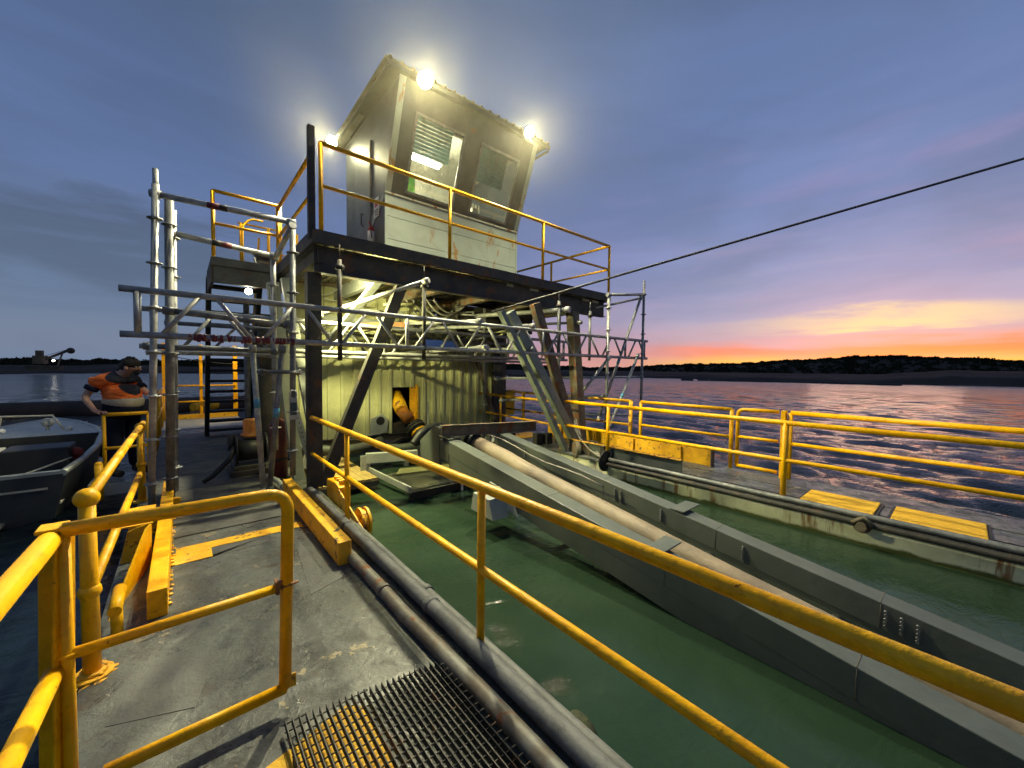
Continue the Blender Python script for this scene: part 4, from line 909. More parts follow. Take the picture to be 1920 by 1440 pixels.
for x, sx in ((3.16, 1), (4.16, 1)):
    y = 1.94 if x > 4 else 1.66; mb = MB(); z = LZt(y)+.012
    mb.prism([(x-.16, y-.07), (x+.22, y-.07), (x+.22, y+.09), (x-.16, y+.09)], 'z', z, z+.014)
    for dx in (-.10, .16): mb.tube([(x+dx, y-.03, z+.014), (x+dx, y-.03, z+.016)], .010, 8)
    obj('lifting_plate', mb, 'girder', t, .002)
def studs(y, n, x=4.0):
    mb = MB()
    for k in range(n):
        yy = y-k*.085
        for q in range(5): mb.tube([(x-.004, yy, LZt(yy)-.05-.028*q), (x-.026, yy, LZt(yy)-.05-.028*q)], .011, 7)
    obj('bolt_row', mb, 'galvd', t)
studs(4.35, 1); studs(2.72, 2); studs(2.12, 1); studs(1.30, 1); studs(.32, 1); studs(.235, 1); studs(.15, 1)
# centre hose on ladder
t = thing('suction_hose', 'long tan suction hose lying between the two ladder girders', 'hose', (3.6, 5, .5))
pts = [(3.6+.02*nz(k, .5, 2), 5.05-k*.35, LZt(5.05-k*.35)-.14-.02*(k > 2)+(-.07*min(1, k/20))) for k in range(28)]
mb = MB(); mb.tube(pts, [.125 if k < 4 else .118 for k in range(28)], 26); obj('sleeve', mb, 'hose', t)
mb = MB(); mb.tube([(3.6, 5.05, .50), (3.6, 5.35, .55)], .125, 20); mb.tube([(3.6, 5.18, .52), (3.6, 5.24, .53)], .17, 20); obj('end_clamp', mb, 'black', t)
mb = MB(); mb.tube([(3.80, 5.0-k*.32, LZt(5-k*.32)+.0+.025*math.sin(k*1.3)) for k in range(8)], .010, 8); obj('control_line', mb, 'cable', t)
mb = MB(); mb.ibeam((2.93, 5.05, .755), (4.9, 5.05, .66), .10, .17, .012); solo('cross_beam', mb, 'brown', 'dark I beam lying across the top end of the ladder', 'beam')
mb = MB(); mb.bar((4.35, 5.1, .0), (4.35, 5.1, .58), .1, .12); mb.bar((2.97, 5.08, .62), (3.25, 5.08, .52), .06, .05); solo('bearing_stool', mb, 'dark', 'dark bearing stool below the cross beam at the ladder head', 'bearing stool')
mb = MB()
for k in range(9):
    x = 3.2+random.uniform(0, .95); y = 5.15+random.uniform(0, .2); s = random.uniform(.04, .08)
    mb.quad((x-s, y, .42), (x+s*.7, y-.03, .46), (x+s, y+.02, .50+s), (x-s*.4, y, .56+s*.7))
solo('torn_sheet', mb, pmat('crumpled_sheet', (.45, .46, .38), None, .7), 'crumpled pale plastic sheet at the top end of the ladder', 'sheet', kind='stuff')
hose('black hose rising over the ladder head gusset', [(2.9, 5.9, .42), (3.1, 5.9, .62), (3.45, 6.0, .66), (3.8, 6.2, .50)], .07)
# ================================================================== WIRE ROPE
mb = MB(); mb.tube([(4.05, 5.3, 2.66), (4.6, 4.77, 2.88), (10, -.54, 5.05), (14.4, -4.9, 6.82)], .019, 8)
solo('wire_rope', mb, 'rope', 'taut wire rope running from under the platform out to the upper right', 'wire rope')
# ================================================================== SCAFFOLD
TR = .034
def standard(x, y, z0, z1, label, dx=0.0, spig=True, mat='galv', r=TR):
    t = thing('scaffold_standard', label, 'scaffold tube', (x, y, z0), 'scaffold standards')
    mb = MB(); mb.tube([(x, y, z0), (x+dx, y, z1)], r, 12)
    if spig: mb.tube([(x+dx, y, z1-.12), (x+dx*1.02, y, z1+.17)], r*.78, 10)
    obj('tube', mb, mat, t)
    z = z0+.32; k = 0
    while z < z1:
        p = V(x+dx*(z-z0)/(z1-z0), y, z); mb = MB(); mb.tube([p-V(0, 0, .005), p+V(0, 0, .005)], .072, 16); mb.tube([p-V(0, 0, .02), p+V(0, 0, .02)], .041, 12)
        obj('rosette', mb, mat, t); z += .5; k += 1
    return t
standard(-.29, 5.98, .02, 3.72, 'tallest scaffold standard on the far left with bare top', .10)
standard(-.13, 6.15, .02, 3.66, 'scaffold standard just right of the tallest one at left', .05, False, 'galvd', .044)
standard(-.09, 6.75, .02, 3.7, 'thin scaffold standard third from the left edge', .04, False)
standard(1.06, 5.55, .30, 3.48, 'scaffold standard with a hook plate between stairs and black post', .03, False, 'galvd')
standard(1.00, 6.35, .5, 3.25, 'short scaffold standard behind the one with a hook plate', .0, False)
standard(7.5, 5.4, -.7, 3.4, 'left front standard of the right hand scaffold tower', .02, False)
standard(8.98, 5.4, -.7, 3.80, 'outermost standard of the scaffold tower at right', .03, True)
standard(6.95, 6.4, -.3, 3.1, 'rear standard of the scaffold tower close behind the brown post', .0, False)
standard(5.45, 7.4, .0, 3.1, 'scaffold standard behind the leaning grey struts', .0, False, 'galvd')
standard(5.9, 8.0, .0, 3.2, 'thin dark scaffold standard behind the rusty leaning brace', .0, False, 'galvd', .026)
# hanging drops under the platform
for (x, y, z0, z1, lb) in ((1.62, 5.46, 1.78, 3.12, 'scaffold drop tube just right of the left black post'), (2.86, 5.46, 1.82, 3.05, 'scaffold drop tube hanging where the dark brace meets the platform'),
                           (5.95, 5.50, 1.95, 3.1, 'scaffold drop tube right of the rusty leaning brace top'), (7.0, 5.52, 1.9, 3.0, 'scaffold drop tube right of the brown platform post')):
    t = thing('drop_tube', lb, 'scaffold tube', (x, y, z1), 'hanging scaffold tubes')
    mb = MB(); mb.tube([(x, y, z0), (x, y, z1)], .030, 12); mb.tube([(x, y, z1), (x, y, z1+.2)], .008, 6); obj('tube', mb, 'edge' if x < 3 else 'galvd', t)  # two left tubes coloured dark to look lit from behind
    mb = MB()
    for z in (2.0, 2.46, z1-.1):
        if z > z0: mb.tube([(x, y, z-.03), (x, y, z+.03)], .055, 10); mb.tube([(x-.05, y-.03, z), (x+.06, y-.03, z)], .012, 6)
    obj('clamps', mb, 'dark', t)
def truss(y, x0, x1, zt, zb, label, phase=0.0, mat='galv'):
    t = thing('truss_girder', label, 'scaffold truss', (x0, y, zb), 'scaffold truss girders')
    mb = MB(); mb.tube([(x0, y, zt), (x1, y, zt)], TR, 12); obj('chord', mb, mat, t)
    mb = MB(); mb.tube([(x0, y, zb), (x1, y, zb)], TR, 12); obj('chord', mb, mat, t)
    mb = MB(); x = x0+.13; mb.tube([(x, y, zb), (x, y, zt)], TR*.9, 10); mb.tube([(x1-.13, y, zb), (x1-.13, y, zt)], TR*.9, 10)
    k = 0; x += .17+phase
    while x < x1-.5:
        a = .33; mb.tube([(x, y, zb), (x+a, y, zt)], .022, 8); mb.tube([(x+a+.13, y, zt), (x+2*a+.13, y, zb)], .022, 8)
        x += 2*a+.13+.11; k += 1
        if k % 3 == 0: mb.tube([(x+.03, y, zb), (x+.03, y, zt)], TR*.8, 8); x += .16
    obj('lattice', mb, mat, t); return t
t1 = truss(5.44, -.46, 9.28, 2.45, 2.00, 'nearest lattice truss girder crossing the whole front of the dredge')
truss(6.72, -.40, 7.6, 2.40, 1.93, 'second lattice truss girder parallel behind the nearest one', .12)
truss(8.2, -.2, 6.9, 2.36, 1.96, 'third lattice truss girder close to the green wall', .3, 'galvd')
mb = MB()
for k in range(46):
    x = .05+k*.022+random.uniform(-.01, .01)
    if random.random() < .6: mb.tube([(x, 5.44, 2.0), (x+random.uniform(.012, .045), 5.44, 2.0+random.uniform(-.006, .006))], .036+random.uniform(-.002, .006), 8)
    if random.random() < .12: mb.quad((x, 5.41, 1.99), (x+.03, 5.40, 1.975), (x+.03, 5.40, 1.945), (x+.01, 5.405, 1.95))
solo('barrier_tape', mb, 'redtape', 'torn red barrier tape wound on the nearest truss at left', 'tape', kind='stuff')
def ledger(label, a, b, r=TR, mat='galv', band=None, ends=True):
    t = thing('scaffold_ledger', label, 'scaffold tube', a, 'scaffold ledgers and braces')
    a, b = V(*a), V(*b); d = (b-a).normalized(); mb = MB(); mb.tube([a, b], r, 12); obj('tube', mb, mat, t)
    for p in (a, b): obj('wedge_head', MB().tube([p-d*.05, p+d*.05], r*1.35, 8).bar(p-V(0, 0, .05), p+V(0, 0, .05), .02, .03), mat, t)
    if band:
        for f, c_ in band: p = a.lerp(b, f); obj('band', MB().tube([p-d*.06, p+d*.06], r*1.06, 12), c_, t)
    return t
ledger('top galvanised ledger at the upper left with dark tape marks', (-.19, 6.0, 3.62), (1.09, 5.62, 3.52), band=((.40, 'redtape'), (.46, 'dark')))
ledger('second ledger from the top at upper left', (-.08, 6.2, 3.27), (1.0, 6.3, 3.22), band=((.5, 'redtape'), (.42, 'dark')))
ledger('short sloping ledger between the two middle standards', (1.02, 6.35, 3.2), (1.08, 5.55, 3.44))
ledger('ledger crossing in front of the stairs just above the red tape', (-.1, 5.8, 2.30), (1.06, 5.75, 2.23), mat='galvd')
ledger('lower ledger crossing the stairs at the level of the red tape', (-.3, 6.4, 1.92), (1.0, 6.3, 1.90), mat='galvd')
ledger('pale leaning brace tube with a blue band right of the stairs', (.80, 6.0, .02), (.72, 6.15, 1.92), mat='galv', band=((.62, 'tape'),))
ledger('dull leaning brace tube just right of the blue banded one', (.86, 5.95, .05), (1.02, 5.9, 1.92), mat='galvd', band=((.55, 'tape'),))
ledger('short ledger between the brace tubes and the hooked standard', (.80, 6.0, 1.62), (1.14, 5.6, 1.62), mat='galvd', r=.026)
ledger('upper ledger at the top of the right scaffold tower', (7.5, 5.4, 3.42), (8.98, 5.4, 3.62))
ledger('lower short ledger from the tower top toward the platform', (7.3, 5.9, 3.10), (8.9, 5.45, 3.52), r=.028)
ledger('long diagonal brace across the right scaffold tower', (7.35, 5.5, .55), (8.86, 5.4, 3.52), band=((.45, 'tape'),))
ledger('second diagonal brace with blue band on the right tower', (7.05, 5.2, -.1), (8.7, 5.35, 2.05), band=((.55, 'tape'),))
ledger('short diagonal brace between brown post and the right tower', (6.9, 5.9, .9), (7.55, 5.4, 1.95))
ledger('horizontal ledger at shore level through the right tower', (5.2, 6.6, 1.48), (8.98, 5.4, 1.52), r=.028)
ledger('low ledger across the right tower above the yellow coaming', (7.0, 6.0, .66), (8.95, 5.4, .52), r=.028)
ledger('low grey ledger behind the brown post at rail height', (5.9, 7.3, .92), (7.5, 5.5, 1.08), r=.030)
ledger('large pale transom tube under the right side of the platform', (4.9, 9.0, 2.95), (6.05, 5.35, 2.92), r=.05)
ledger('dark transom tube beneath the large pale one at right', (5.2, 9.0, 2.72), (6.75, 5.6, 2.74), r=.03, mat='galvd')
ledger('pale transom tube ending in the middle of the front truss', (3.4, 8.1, 2.62), (3.86, 5.38, 2.50), r=.034)
ledger('pale lower transom tube ending beside the truss bottom chord', (3.5, 8.0, 1.98), (3.98, 5.38, 2.06), r=.034)
ledger('yellowish transom tube ending at the truss right of centre', (4.2, 8.1, 2.6), (5.12, 5.40, 2.52), r=.034)
ledger('yellowish lower transom tube ending at the truss right of centre', (4.4, 8.0, 2.1), (5.10, 5.40, 2.08), r=.034)
ledger('long rear ledger below the second truss against the green wall', (-.3, 6.9, 1.86), (7.2, 6.95, 1.86), r=.030)
ledger('pale clamp tube rising under the platform at left', (1.75, 6.9, 2.55), (2.86, 5.40, 3.02), r=.035)
t = thing('hook_plate', 'dark tag plate with ring hanging on the scaffold standard', 'hook plate', (1.06, 5.50, 1.3))
mb = MB(); mb.box(1.02, 1.11, 5.495, 5.505, 1.02, 1.30); obj('plate', mb, 'greypaint', t); mb = MB(); mb.box(1.028, 1.102, 5.490, 5.495, 1.08, 1.24); obj('label', mb, pmat('dark_tag', (.03, .06, .06), None, .5), t)
mb = MB(); mb.tube([(1.065+.04*math.cos(a*.6), 5.5, 1.34+.055*math.sin(a*.6)) for a in range(12)], .010, 8); obj('ring', mb, 'greypaint', t)
# ================================================================== CABLES UNDER PLATFORM
CG = 'cables looping under the platform'
labels = ['outermost', 'second', 'third', 'fourth', 'innermost']
for k in range(5):
    a = V(3.55+.12*k, 7.6-.08*k, 3.12); b = V(4.75+.05*k, 7.5, 3.12)
    solo('cable_loop', MB().tube(sag(a, b, .46-.06*k), .019+.003*(k % 2), 8), 'cable', labels[k]+' grey cable of the bundle sagging under the platform centre', 'cable', CG)
t = thing('cable_tray', 'tangle of grey cables and trays fixed high on the green wall', 'cable tray', (3.6, 8.4, 2.7))
mb = MB(); mb.box(2.0, 6.3, 8.45, 8.62, 2.62, 2.66); mb.box(2.0, 6.3, 8.45, 8.47, 2.66, 2.74); obj('tray', mb, 'greypaint', t)
for q in range(46):
    x0 = random.uniform(1.9, 5.6); x1 = x0+random.uniform(.3, 1.1); y = random.uniform(7.9, 8.5); z0 = random.uniform(2.3, 3.1); z1 = z0+random.uniform(-.3, .3)
    pts = sag((x0, y, z0), (x1, y+random.uniform(-.2, .2), z1), random.uniform(.04, .16), 10)
    obj('cable', MB().tube(pts, random.choice((.008, .011, .015)), 6), random.choice(('cable', 'cable', 'black', 'greypaint')), t)
mb = MB(); mb.box(4.6, 5.0, 8.4, 8.55, 2.05, 2.35); mb.box(5.3, 5.6, 8.45, 8.6, 2.1, 2.5); obj('junction_box', mb, 'greypaint', t, .006)
mb = MB(); mb.box(4.1, 4.9, 7.75, 8.0, 2.08, 2.32); solo('blue_winch_cover', mb, 'blue', 'dark blue machine cover seen between the two trusses', 'machine cover', bevel=.02)
t = thing('hydraulic_manifold', 'cluster of pale pipes and valves behind the truss under the platform', 'pipework', (3, 8, 2.6))
for q in range(18):
    x0 = 2.5+q*.19; y = 7.7+random.uniform(-.2, .3); z = random.uniform(2.45, 3.0)
    mb = MB(); mb.tube(fillet([(x0, y, z), (x0+random.uniform(.3, .7), y, z+random.uniform(-.1, .1)), (x0+random.uniform(.4, .8), y+.3, z+random.uniform(-.4, .3))], .05), random.choice((.015, .022, .03)), 8)
    obj('pipe', mb, random.choice(('greypaint', 'galv', 'corr')), t)
mb = MB(); mb.prism([(2.4, 2.50), (3.5, 2.62), (3.5, 2.50), (2.5, 2.42)], 'y', 7.3, 7.9); solo('sacking_roll', mb, pmat('orange_brown_canvas', (.38, .20, .09), (.22, .11, .05), .85, scale=6, bump=.8, bscale=14), 'orange brown canvas bundle lying above the second truss', 'canvas bundle', bevel=.02)
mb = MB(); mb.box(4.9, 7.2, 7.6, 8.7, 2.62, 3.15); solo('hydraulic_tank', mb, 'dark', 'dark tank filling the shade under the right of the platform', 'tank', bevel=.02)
# ================================================================== MACHINERY BY THE STAIRS
t = thing('mooring_winch', 'black deck winch with orange motor beside the stairs', 'winch', (.75, 7.5, 0))
mb = MB(); mb.box(.52, 1.02, 7.05, 7.55, .015, .10); mb.box(.56, .98, 7.1, 7.5, .10, .16); obj('base', mb, 'dark', t, .006)
mb = MB(); mb.tube([(.62, 7.3, .38), (1.0, 7.3, .38)], .17, 20); mb.tube([(.60, 7.3, .38), (.63, 7.3, .38)], .24, 22); mb.tube([(.99, 7.3, .38), (1.02, 7.3, .38)], .24, 22); obj('drum', mb, 'black', t)
mb = MB(); mb.tube([(.52, 7.35, .50), (.60, 7.35, .50)], .13, 18); obj('hand_wheel', mb, 'dark', t)
mb = MB(); mb.tube([(.82, 7.35, .58), (.82, 7.35, .62), (.82, 7.35, .63), (.82, 7.35, .85)], [.14, .14, .10, .095], 18)
for k in range(8): a = k*.785; mb.bar((.82+.098*math.cos(a), 7.35+.098*math.sin(a), .64), (.82+.098*math.cos(a), 7.35+.098*math.sin(a), .84), .012, .02)
obj('motor', mb, 'orange', t)
mb = MB(); mb.tube([(.60, 7.2, .45), (.50, 7.0, .3), (.30, 6.95, .10), (.20, 6.95, .04)], [.04, .04, .035, .03], 10); obj('lever', mb, 'black', t)
t = thing('gas_cylinder', 'dark maroon pressure cylinder strapped beside the pale strut', 'gas cylinder', (1.12, 6.75, .1))
mb = MB(); mb.tube([(1.10, 6.75, .02), (1.10, 6.75, .80), (1.10, 6.75, .87), (1.10, 6.75, .90)], [.12, .12, .09, .03], 22); obj('body', mb, 'maroon', t)
mb = MB(); mb.tube([(1.10, 6.75, .27), (1.10, 6.75, .30)], .124, 22); obj('strap', mb, 'black', t)
mb = MB(); mb.tube([(1.10, 6.75, .9), (1.10, 6.75, .97)], .02, 8); obj('valve', mb, 'dark', t)
mb = MB(); mb.tube([(.92, 6.5, .10), (.98, 6.1, .12), (1.02, 5.62, .06)], .030, 12); mb.tube([(1.0, 5.9, .095), (1.0, 5.84, .09)], .038, 12)
solo('lifting_tube', mb, 'galv', 'loose pale tube lying on the deck near the right curb beam', 'loose tube')
mb = MB(); mb.box(1.15, 1.55, 8.85, 9.2, -.02, 2.7); solo('service_locker', mb, 'dark', 'tall dark locker against the left corner of the pump house', 'locker', bevel=.01)
mb = MB(); mb.tube([(.95, 8.9, 0), (.95, 8.9, 2.9)], .05, 12); solo('vent_pipe', mb, 'galvd', 'upright grey vent pipe right of the stairs', 'vent pipe')
# stern barrier
t = thing('stern_barrier', 'lamp lit yellow frame barrier at the far end of the deck', 'barrier', (0, 15.8, 0))
for x in (-.40, 1.35): obj('post', MB().box(x-.06, x+.06, 15.76, 15.88, 0, 2.35), 'yellow', t, .005)
obj('post', MB().box(.42, .50, 15.78, 15.86, 0, 2.35), 'yellow', t, .005)
for z in (1.05, .55, .12): obj('rail', MB().tube([(-.40, 15.7, z), (1.35, 15.7, z)], .028, 10), 'yellow', t)
obj('toe_board', MB().box(-.40, 1.35, 15.62, 15.66, .02, .16), 'yellow_dirty', t, .004)
railing('yellow left side handrail along the stern part of the near deck', (-.42, 15.6), (-.42, 10.9), [0, .33, .66, 1], 1.03, .53, r=.028)
mb = MB(); mb.tube([(.35, 22, -.2), (3.5, 24, .1)], .22, 14); solo('stern_pipeline', mb, 'yellow_dirty', 'yellowish pipeline floating behind the stern barrier', 'pipeline')
for x0, z0 in ((-.2, 2.3), (.9, 1.9)):
    pass
mb = MB(); mb.tube(sag((-.4, 15.7, 2.0), (1.3, 15.7, 1.75), .05), .012, 6); solo('stern_line', mb, 'black', 'thin black line strung across the stern barrier', 'line')
# ================================================================== FAR PONTOON ITEMS
t = thing('coaming_plate', 'grey coaming plate with yellow top edge on the far pontoon', 'coaming', (6.2, 2.9, 0))
mb = MB(); mb.box(6.12, 6.145, 2.92, 5.3, 0, .24); obj('plate', mb, 'girder', t); mb = MB(); mb.box(6.08, 6.17, 2.92, 5.3, .241, .255); obj('edge', mb, 'yellow_rusty', t, .003)
mb = MB(); mb.prism([(6.145, 0), (6.36, 0), (6.145, .22)], 'y', 4.22, 4.24); mb.prism([(6.145, 0), (6.36, 0), (6.145, .22)], 'y', 3.55, 3.57); obj('gusset', mb, 'dark', t)
t = thing('bulwark', 'bright yellow bulwark plate with rust spots behind the grey coaming', 'bulwark', (7.15, 2.9, 0))
mb = MB(); mb.box(7.12, 7.15, 2.86, 6.9, 0, .30); obj('plate', mb, 'yellow_dirty', t, .004)
mb = MB(); mb.box(7.06, 7.20, 2.845, 2.86, 0, .31); obj('end_plate', mb, 'brown', t, .003)
for y in (3.4, 4.4, 5.4, 6.4): obj('rib', MB().box(7.07, 7.12, y, y+.012, 0, .28), 'yellow_dirty', t)
mb = MB(); mb.tube([(5.90, 4.22, .02), (5.90, 4.255, .02)], .19, 26); solo('end_disc', mb, 'black', 'black disc plate at the end of the far pontoon pipes', 'disc plate')
t = thing('fairlead', 'black fairlead frame standing behind the disc plate', 'fairlead', (6.05, 4.4, 0))
mb = MB(); mb.box(5.98, 6.04, 4.34, 4.42, 0, .26); mb.prism([(6.2, 0), (6.45, 0), (6.24, .22), (6.1, .22)], 'y', 3.9, 3.96); obj('frame', mb, 'dark', t, .004)
mb = MB(); mb.tube([(6.0, 4.30, .1), (6.06, 4.30, .1)], .11, 18); obj('roller', mb, 'black', t)
t = thing('rope_sheave', 'rusty sheave with tangled wire ropes at the foot of the brown post', 'sheave', (6.15, 5.1, .1))
mb = MB(); mb.tube([(5.98, 5.05, .08), (6.06, 5.0, .08)], .17, 20); mb.tube([(6.1, 5.2, .02), (6.4, 5.1, .02)], .12, 16); mb.box(6.1, 6.5, 4.75, 5.1, 0, .16); obj('wheel', mb, 'brown', t, .004)
for q in range(9):
    a = V(6.15+random.uniform(-.05, .05), 5.2, .45+.03*q); b = V(5.95+.03*q, 4.35+.04*q, .06+.01*q)
    obj('rope', MB().tube(sag(a, b, .10+.02*q), .012, 7), random.choice(('cable', 'rope', 'brown')), t)
mb = MB()
for k in range(3): mb.tube([(6.25+.13*math.cos(a*.5), 4.85+.13*math.sin(a*.5), .19+.02*k) for a in range(14)], .013, 7)
obj('coil', mb, 'rope', t)
solo('bitt', MB().box(5.95, 6.13, 6.10, 6.24, 0, .26), 'dark', 'left dark square mooring bitt beside the grey strut foot', 'bitt', bevel=.008)
solo('bitt', MB().box(6.22, 6.40, 6.05, 6.22, 0, .24), 'dark', 'right dark square mooring bitt beside the grey strut foot', 'bitt', bevel=.008)
t = thing('yellow_locker', 'yellow box hung on the rail right of the green wall', 'box', (7.7, 9, .3))
mb = MB(); mb.box(7.30, 7.72, 8.9, 9.06, .30, 1.06); obj('body', mb, 'yellow', t, .008); mb = MB(); mb.box(7.18, 7.30, 8.92, 9.04, .35, 1.04); obj('back', mb, 'brown', t)
mb = MB(); mb.box(6.3, 7.0, 6.9, 7.5, .004, .02); solo('hatch_plate', mb, 'yellow_dirty', 'yellow deck plate behind the leaning grey struts', 'hatch plate', 'yellow plates on the far deck')
mb = MB()
for k in range(5): mb.prism([(6.96+.0, .05), (7.06, .05), (7.06, .2), (6.96, .2)], 'y', 5.2-.45*k, 5.22-.45*k)
# ================================================================== BOAT
def make_boat():
    t = thing('motor_boat', 'grey aluminium motor boat moored on the far left with windscreen and dark hull', 'boat', (-2.1, 7.7, WZ))
    Ys = [7.55, 8.4, 9.6, 10.8, 11.8, 12.7, 13.3]; HW = [1.02, 1.08, 1.10, 1.02, .82, .45, .04]; ZG = [.34, .35, .37, .40, .43, .47, .50]
    cx = -2.12; mb = MB(); rows = []
    for y, w_, z in zip(Ys, HW, ZG):
        pr = [(-w_, z), (-w_*.97, z-.12), (-w_*.88, -.22), (0, -.55), (w_*.88, -.22), (w_*.97, z-.12), (w_, z)]
        rows.append([mb.bm.verts.new((cx+a, y, b)) for a, b in pr])
    for p, q in zip(rows, rows[1:]):
        for i in range(6): mb.bm.faces.new((p[i], p[i+1], q[i+1], q[i])).smooth = False
    mb.bm.faces.new(rows[0]); obj('hull', mb, 'alud', t)
    mb = MB()
    for s_ in (-1, 1): mb.tube([(cx+s_*(w_-.04), y, z+.01) for y, w_, z in zip(Ys, HW, ZG)], .045, 8)
    mb.bar((cx-.98, 7.6, .36), (cx-.42, 7.6, .36), .10, .04); mb.bar((cx+.05, 7.6, .36), (cx+.98, 7.6, .36), .10, .04); obj('gunwale', mb, 'alu', t)
    mb = MB()
    for s_ in (-1, 1):
        for i in range(3): mb.quad(*[(cx+s_*(w_-.10), y, z_) for y, w_, z_ in ((Ys[i], HW[i], ZG[i]), (Ys[i+1], HW[i+1], ZG[i+1]), (Ys[i+1], HW[i+1], -.05), (Ys[i], HW[i], -.05))])
    mb.box(cx-.95, cx+.95, 7.62, 11.0, -.06, -.03); mb.box(cx-.9, cx-.2, 7.6, 8.5, -.03, .22); mb.prism([(cx-1.0, 7.0), (cx-.05, 7.0), (cx+.1, 7.54), (cx-1.0, 7.54)], 'z', .10, .17); mb.bar((cx-.6, 8.6, .0), (cx-.6, 10.7, .30), .9, .03); obj('cockpit_liner', mb, 'cream', t)
    mb = MB(); mb.quad((cx-1.0, 10.8, .45), (cx+1.0, 10.8, .45), (cx+.98, 10.85, -.05), (cx-.98, 10.85, -.05)); obj('dash', mb, 'black', t)
    mb = MB()
    R_ = [[mb.bm.verts.new((cx+f*w_*.97, y, z+.03*(1-f*f)+.02)) for f in (-1, -.5, 0, .5, 1)] for y, w_, z in zip(Ys[3:], HW[3:], ZG[3:])]
    for p, q in zip(R_, R_[1:]):
        for i in range(4): mb.bm.faces.new((p[i], p[i+1], q[i+1], q[i])).smooth = True
    obj('foredeck', mb, 'alu', t)
    wf = MB(); pts = [(cx-1.0, 10.6, .48), (cx-.85, 10.9, .76), (cx-.3, 11.2, .80), (cx+.3, 11.2, .78), (cx+.45, 11.1, .52)]
    wf.tube(pts, .018, 8); wf.tube([(cx-.3, 11.2, .80), (cx-.35, 11.25, .50)], .014, 6); wo = obj('windscreen_frame', wf, 'silver', t)
    mb = MB(); mb.quad((cx-.95, 10.65, .50), (cx-.85, 10.9, .75), (cx-.3, 11.2, .79), (cx-.35, 11.25, .52)); mb.quad((cx-.35, 11.25, .52), (cx-.3, 11.2, .79), (cx+.3, 11.2, .77), (cx+.40, 11.15, .52)); obj('pane', mb, 'glass', wo)
    mb = MB(); mb.ball((cx+.22, 11.3, .64), .09, 14); mb.tube([(cx+.22, 11.3, .5), (cx+.22, 11.3, .6)], .03, 8); obj('spotlight', mb, 'silver', t)
    mb = MB(); mb.ball((cx-.25, 10.95, .56), .05, 10); mb.ball((cx+.55, 10.9, .55), .05, 10); obj('fender_buttons', mb, 'white', t)
    mb = MB(); mb.box(cx+.28, cx+.92, 8.35, 8.9, -.03, .57); obj('engine_box', mb, 'black', t, .02)
    mb = MB(); mb.box(cx+.50, cx+.70, 8.343, 8.35, .10, .15); obj('badge_plate', mb, 'silver', t)
    mb = MB(); mb.tube([(cx-.6, 7.35, -.5), (cx-.6, 7.35, .2)], .09, 12); mb.ball((cx-.6, 7.32, .35), .2, 14, 1.3); obj('outboard', mb, 'alud', t)
    mb = MB(); mb.tube([(cx+.02, 7.8, .24), (cx-.15, 7.75, .30), (cx-.35, 7.9, .25), (cx-.5, 7.8, .28), (cx-.3, 7.7, .27)], .014, 6); obj('fuel_line', mb, 'black', t)
    mb = MB(); mb.box(cx+.25, cx+.85, 7.535, 7.548, .16, .185); mb.box(cx-.9, cx-.3, 7.45, 7.56, -.16, -.10); mb.box(cx+.1, cx+.5, 7.3, 7.6, -.22, -.19); obj('trim_strip', mb, 'silver', t)
    mb = MB(); mb.tube([(cx+.62, 7.6, .36), (cx+.95, 8.3, .42)], .012, 6); obj('side_stay', mb, 'silver', t)
make_boat()
bo = [o for o in bpy.data.objects if o.name == 'motor_boat'][0]; bo.location.z -= .07; bo.location.x -= .06
mb = MB(); mb.ball((-1.22, 8.62, .37), .075, 12); mb.box(-1.3, -1.14, 8.6, 8.7, .15, .33); solo('life_jacket', mb, pmat('red_cloth', (.42, .07, .05), None, .8), 'small red life jacket in the cockpit of the motor boat', 'life jacket')
mb = MB(); mb.prism([(8.5, .0), (8.6, .3), (8.9, .36), (9.1, .05)], 'x', -2.0, -1.86); mb.prism([(8.3, .0), (8.5, .22), (8.8, .05)], 'x', -2.2, -2.02); solo('kit_bag', mb, pmat('khaki_bag', (.10, .11, .07), None, .9), 'crumpled khaki kit bag left of the engine box in the boat', 'bag', bevel=.02)
mb = MB(); mb.tube([(-40, 23.5, -.12), (-2, 22.6, -.12), (8, 22.9, -.12)], .36, 18); solo('floating_pipeline', mb, pmat('rusty_black_pipeline', (.04, .028, .025), (.025, .02, .02), .8, scale=2), 'thick dark floating pipeline across the water behind the boat', 'pipeline')
t = thing('mooring_raft', 'yellowish timber raft with ropes floating beyond the motor boat', 'raft', (-1.9, 16, WZ))
mb = MB(); mb.prism([(-3.1, 15.4), (-1.0, 15.2), (-.8, 16.6), (-2.8, 16.9)], 'z', -.34, -.16); obj('float', mb, 'wood', t, .01)
mb = MB(); mb.tube([(-2.6, 15.6, -.14), (-2.0, 15.9, -.12), (-1.4, 15.7, -.13), (-1.0, 16.2, -.13)], .03, 8); mb.tube([(-2.1, 16.2, -.16), (-2.1, 16.2, .06)], .025, 8); obj('rope', mb, 'cable', t)
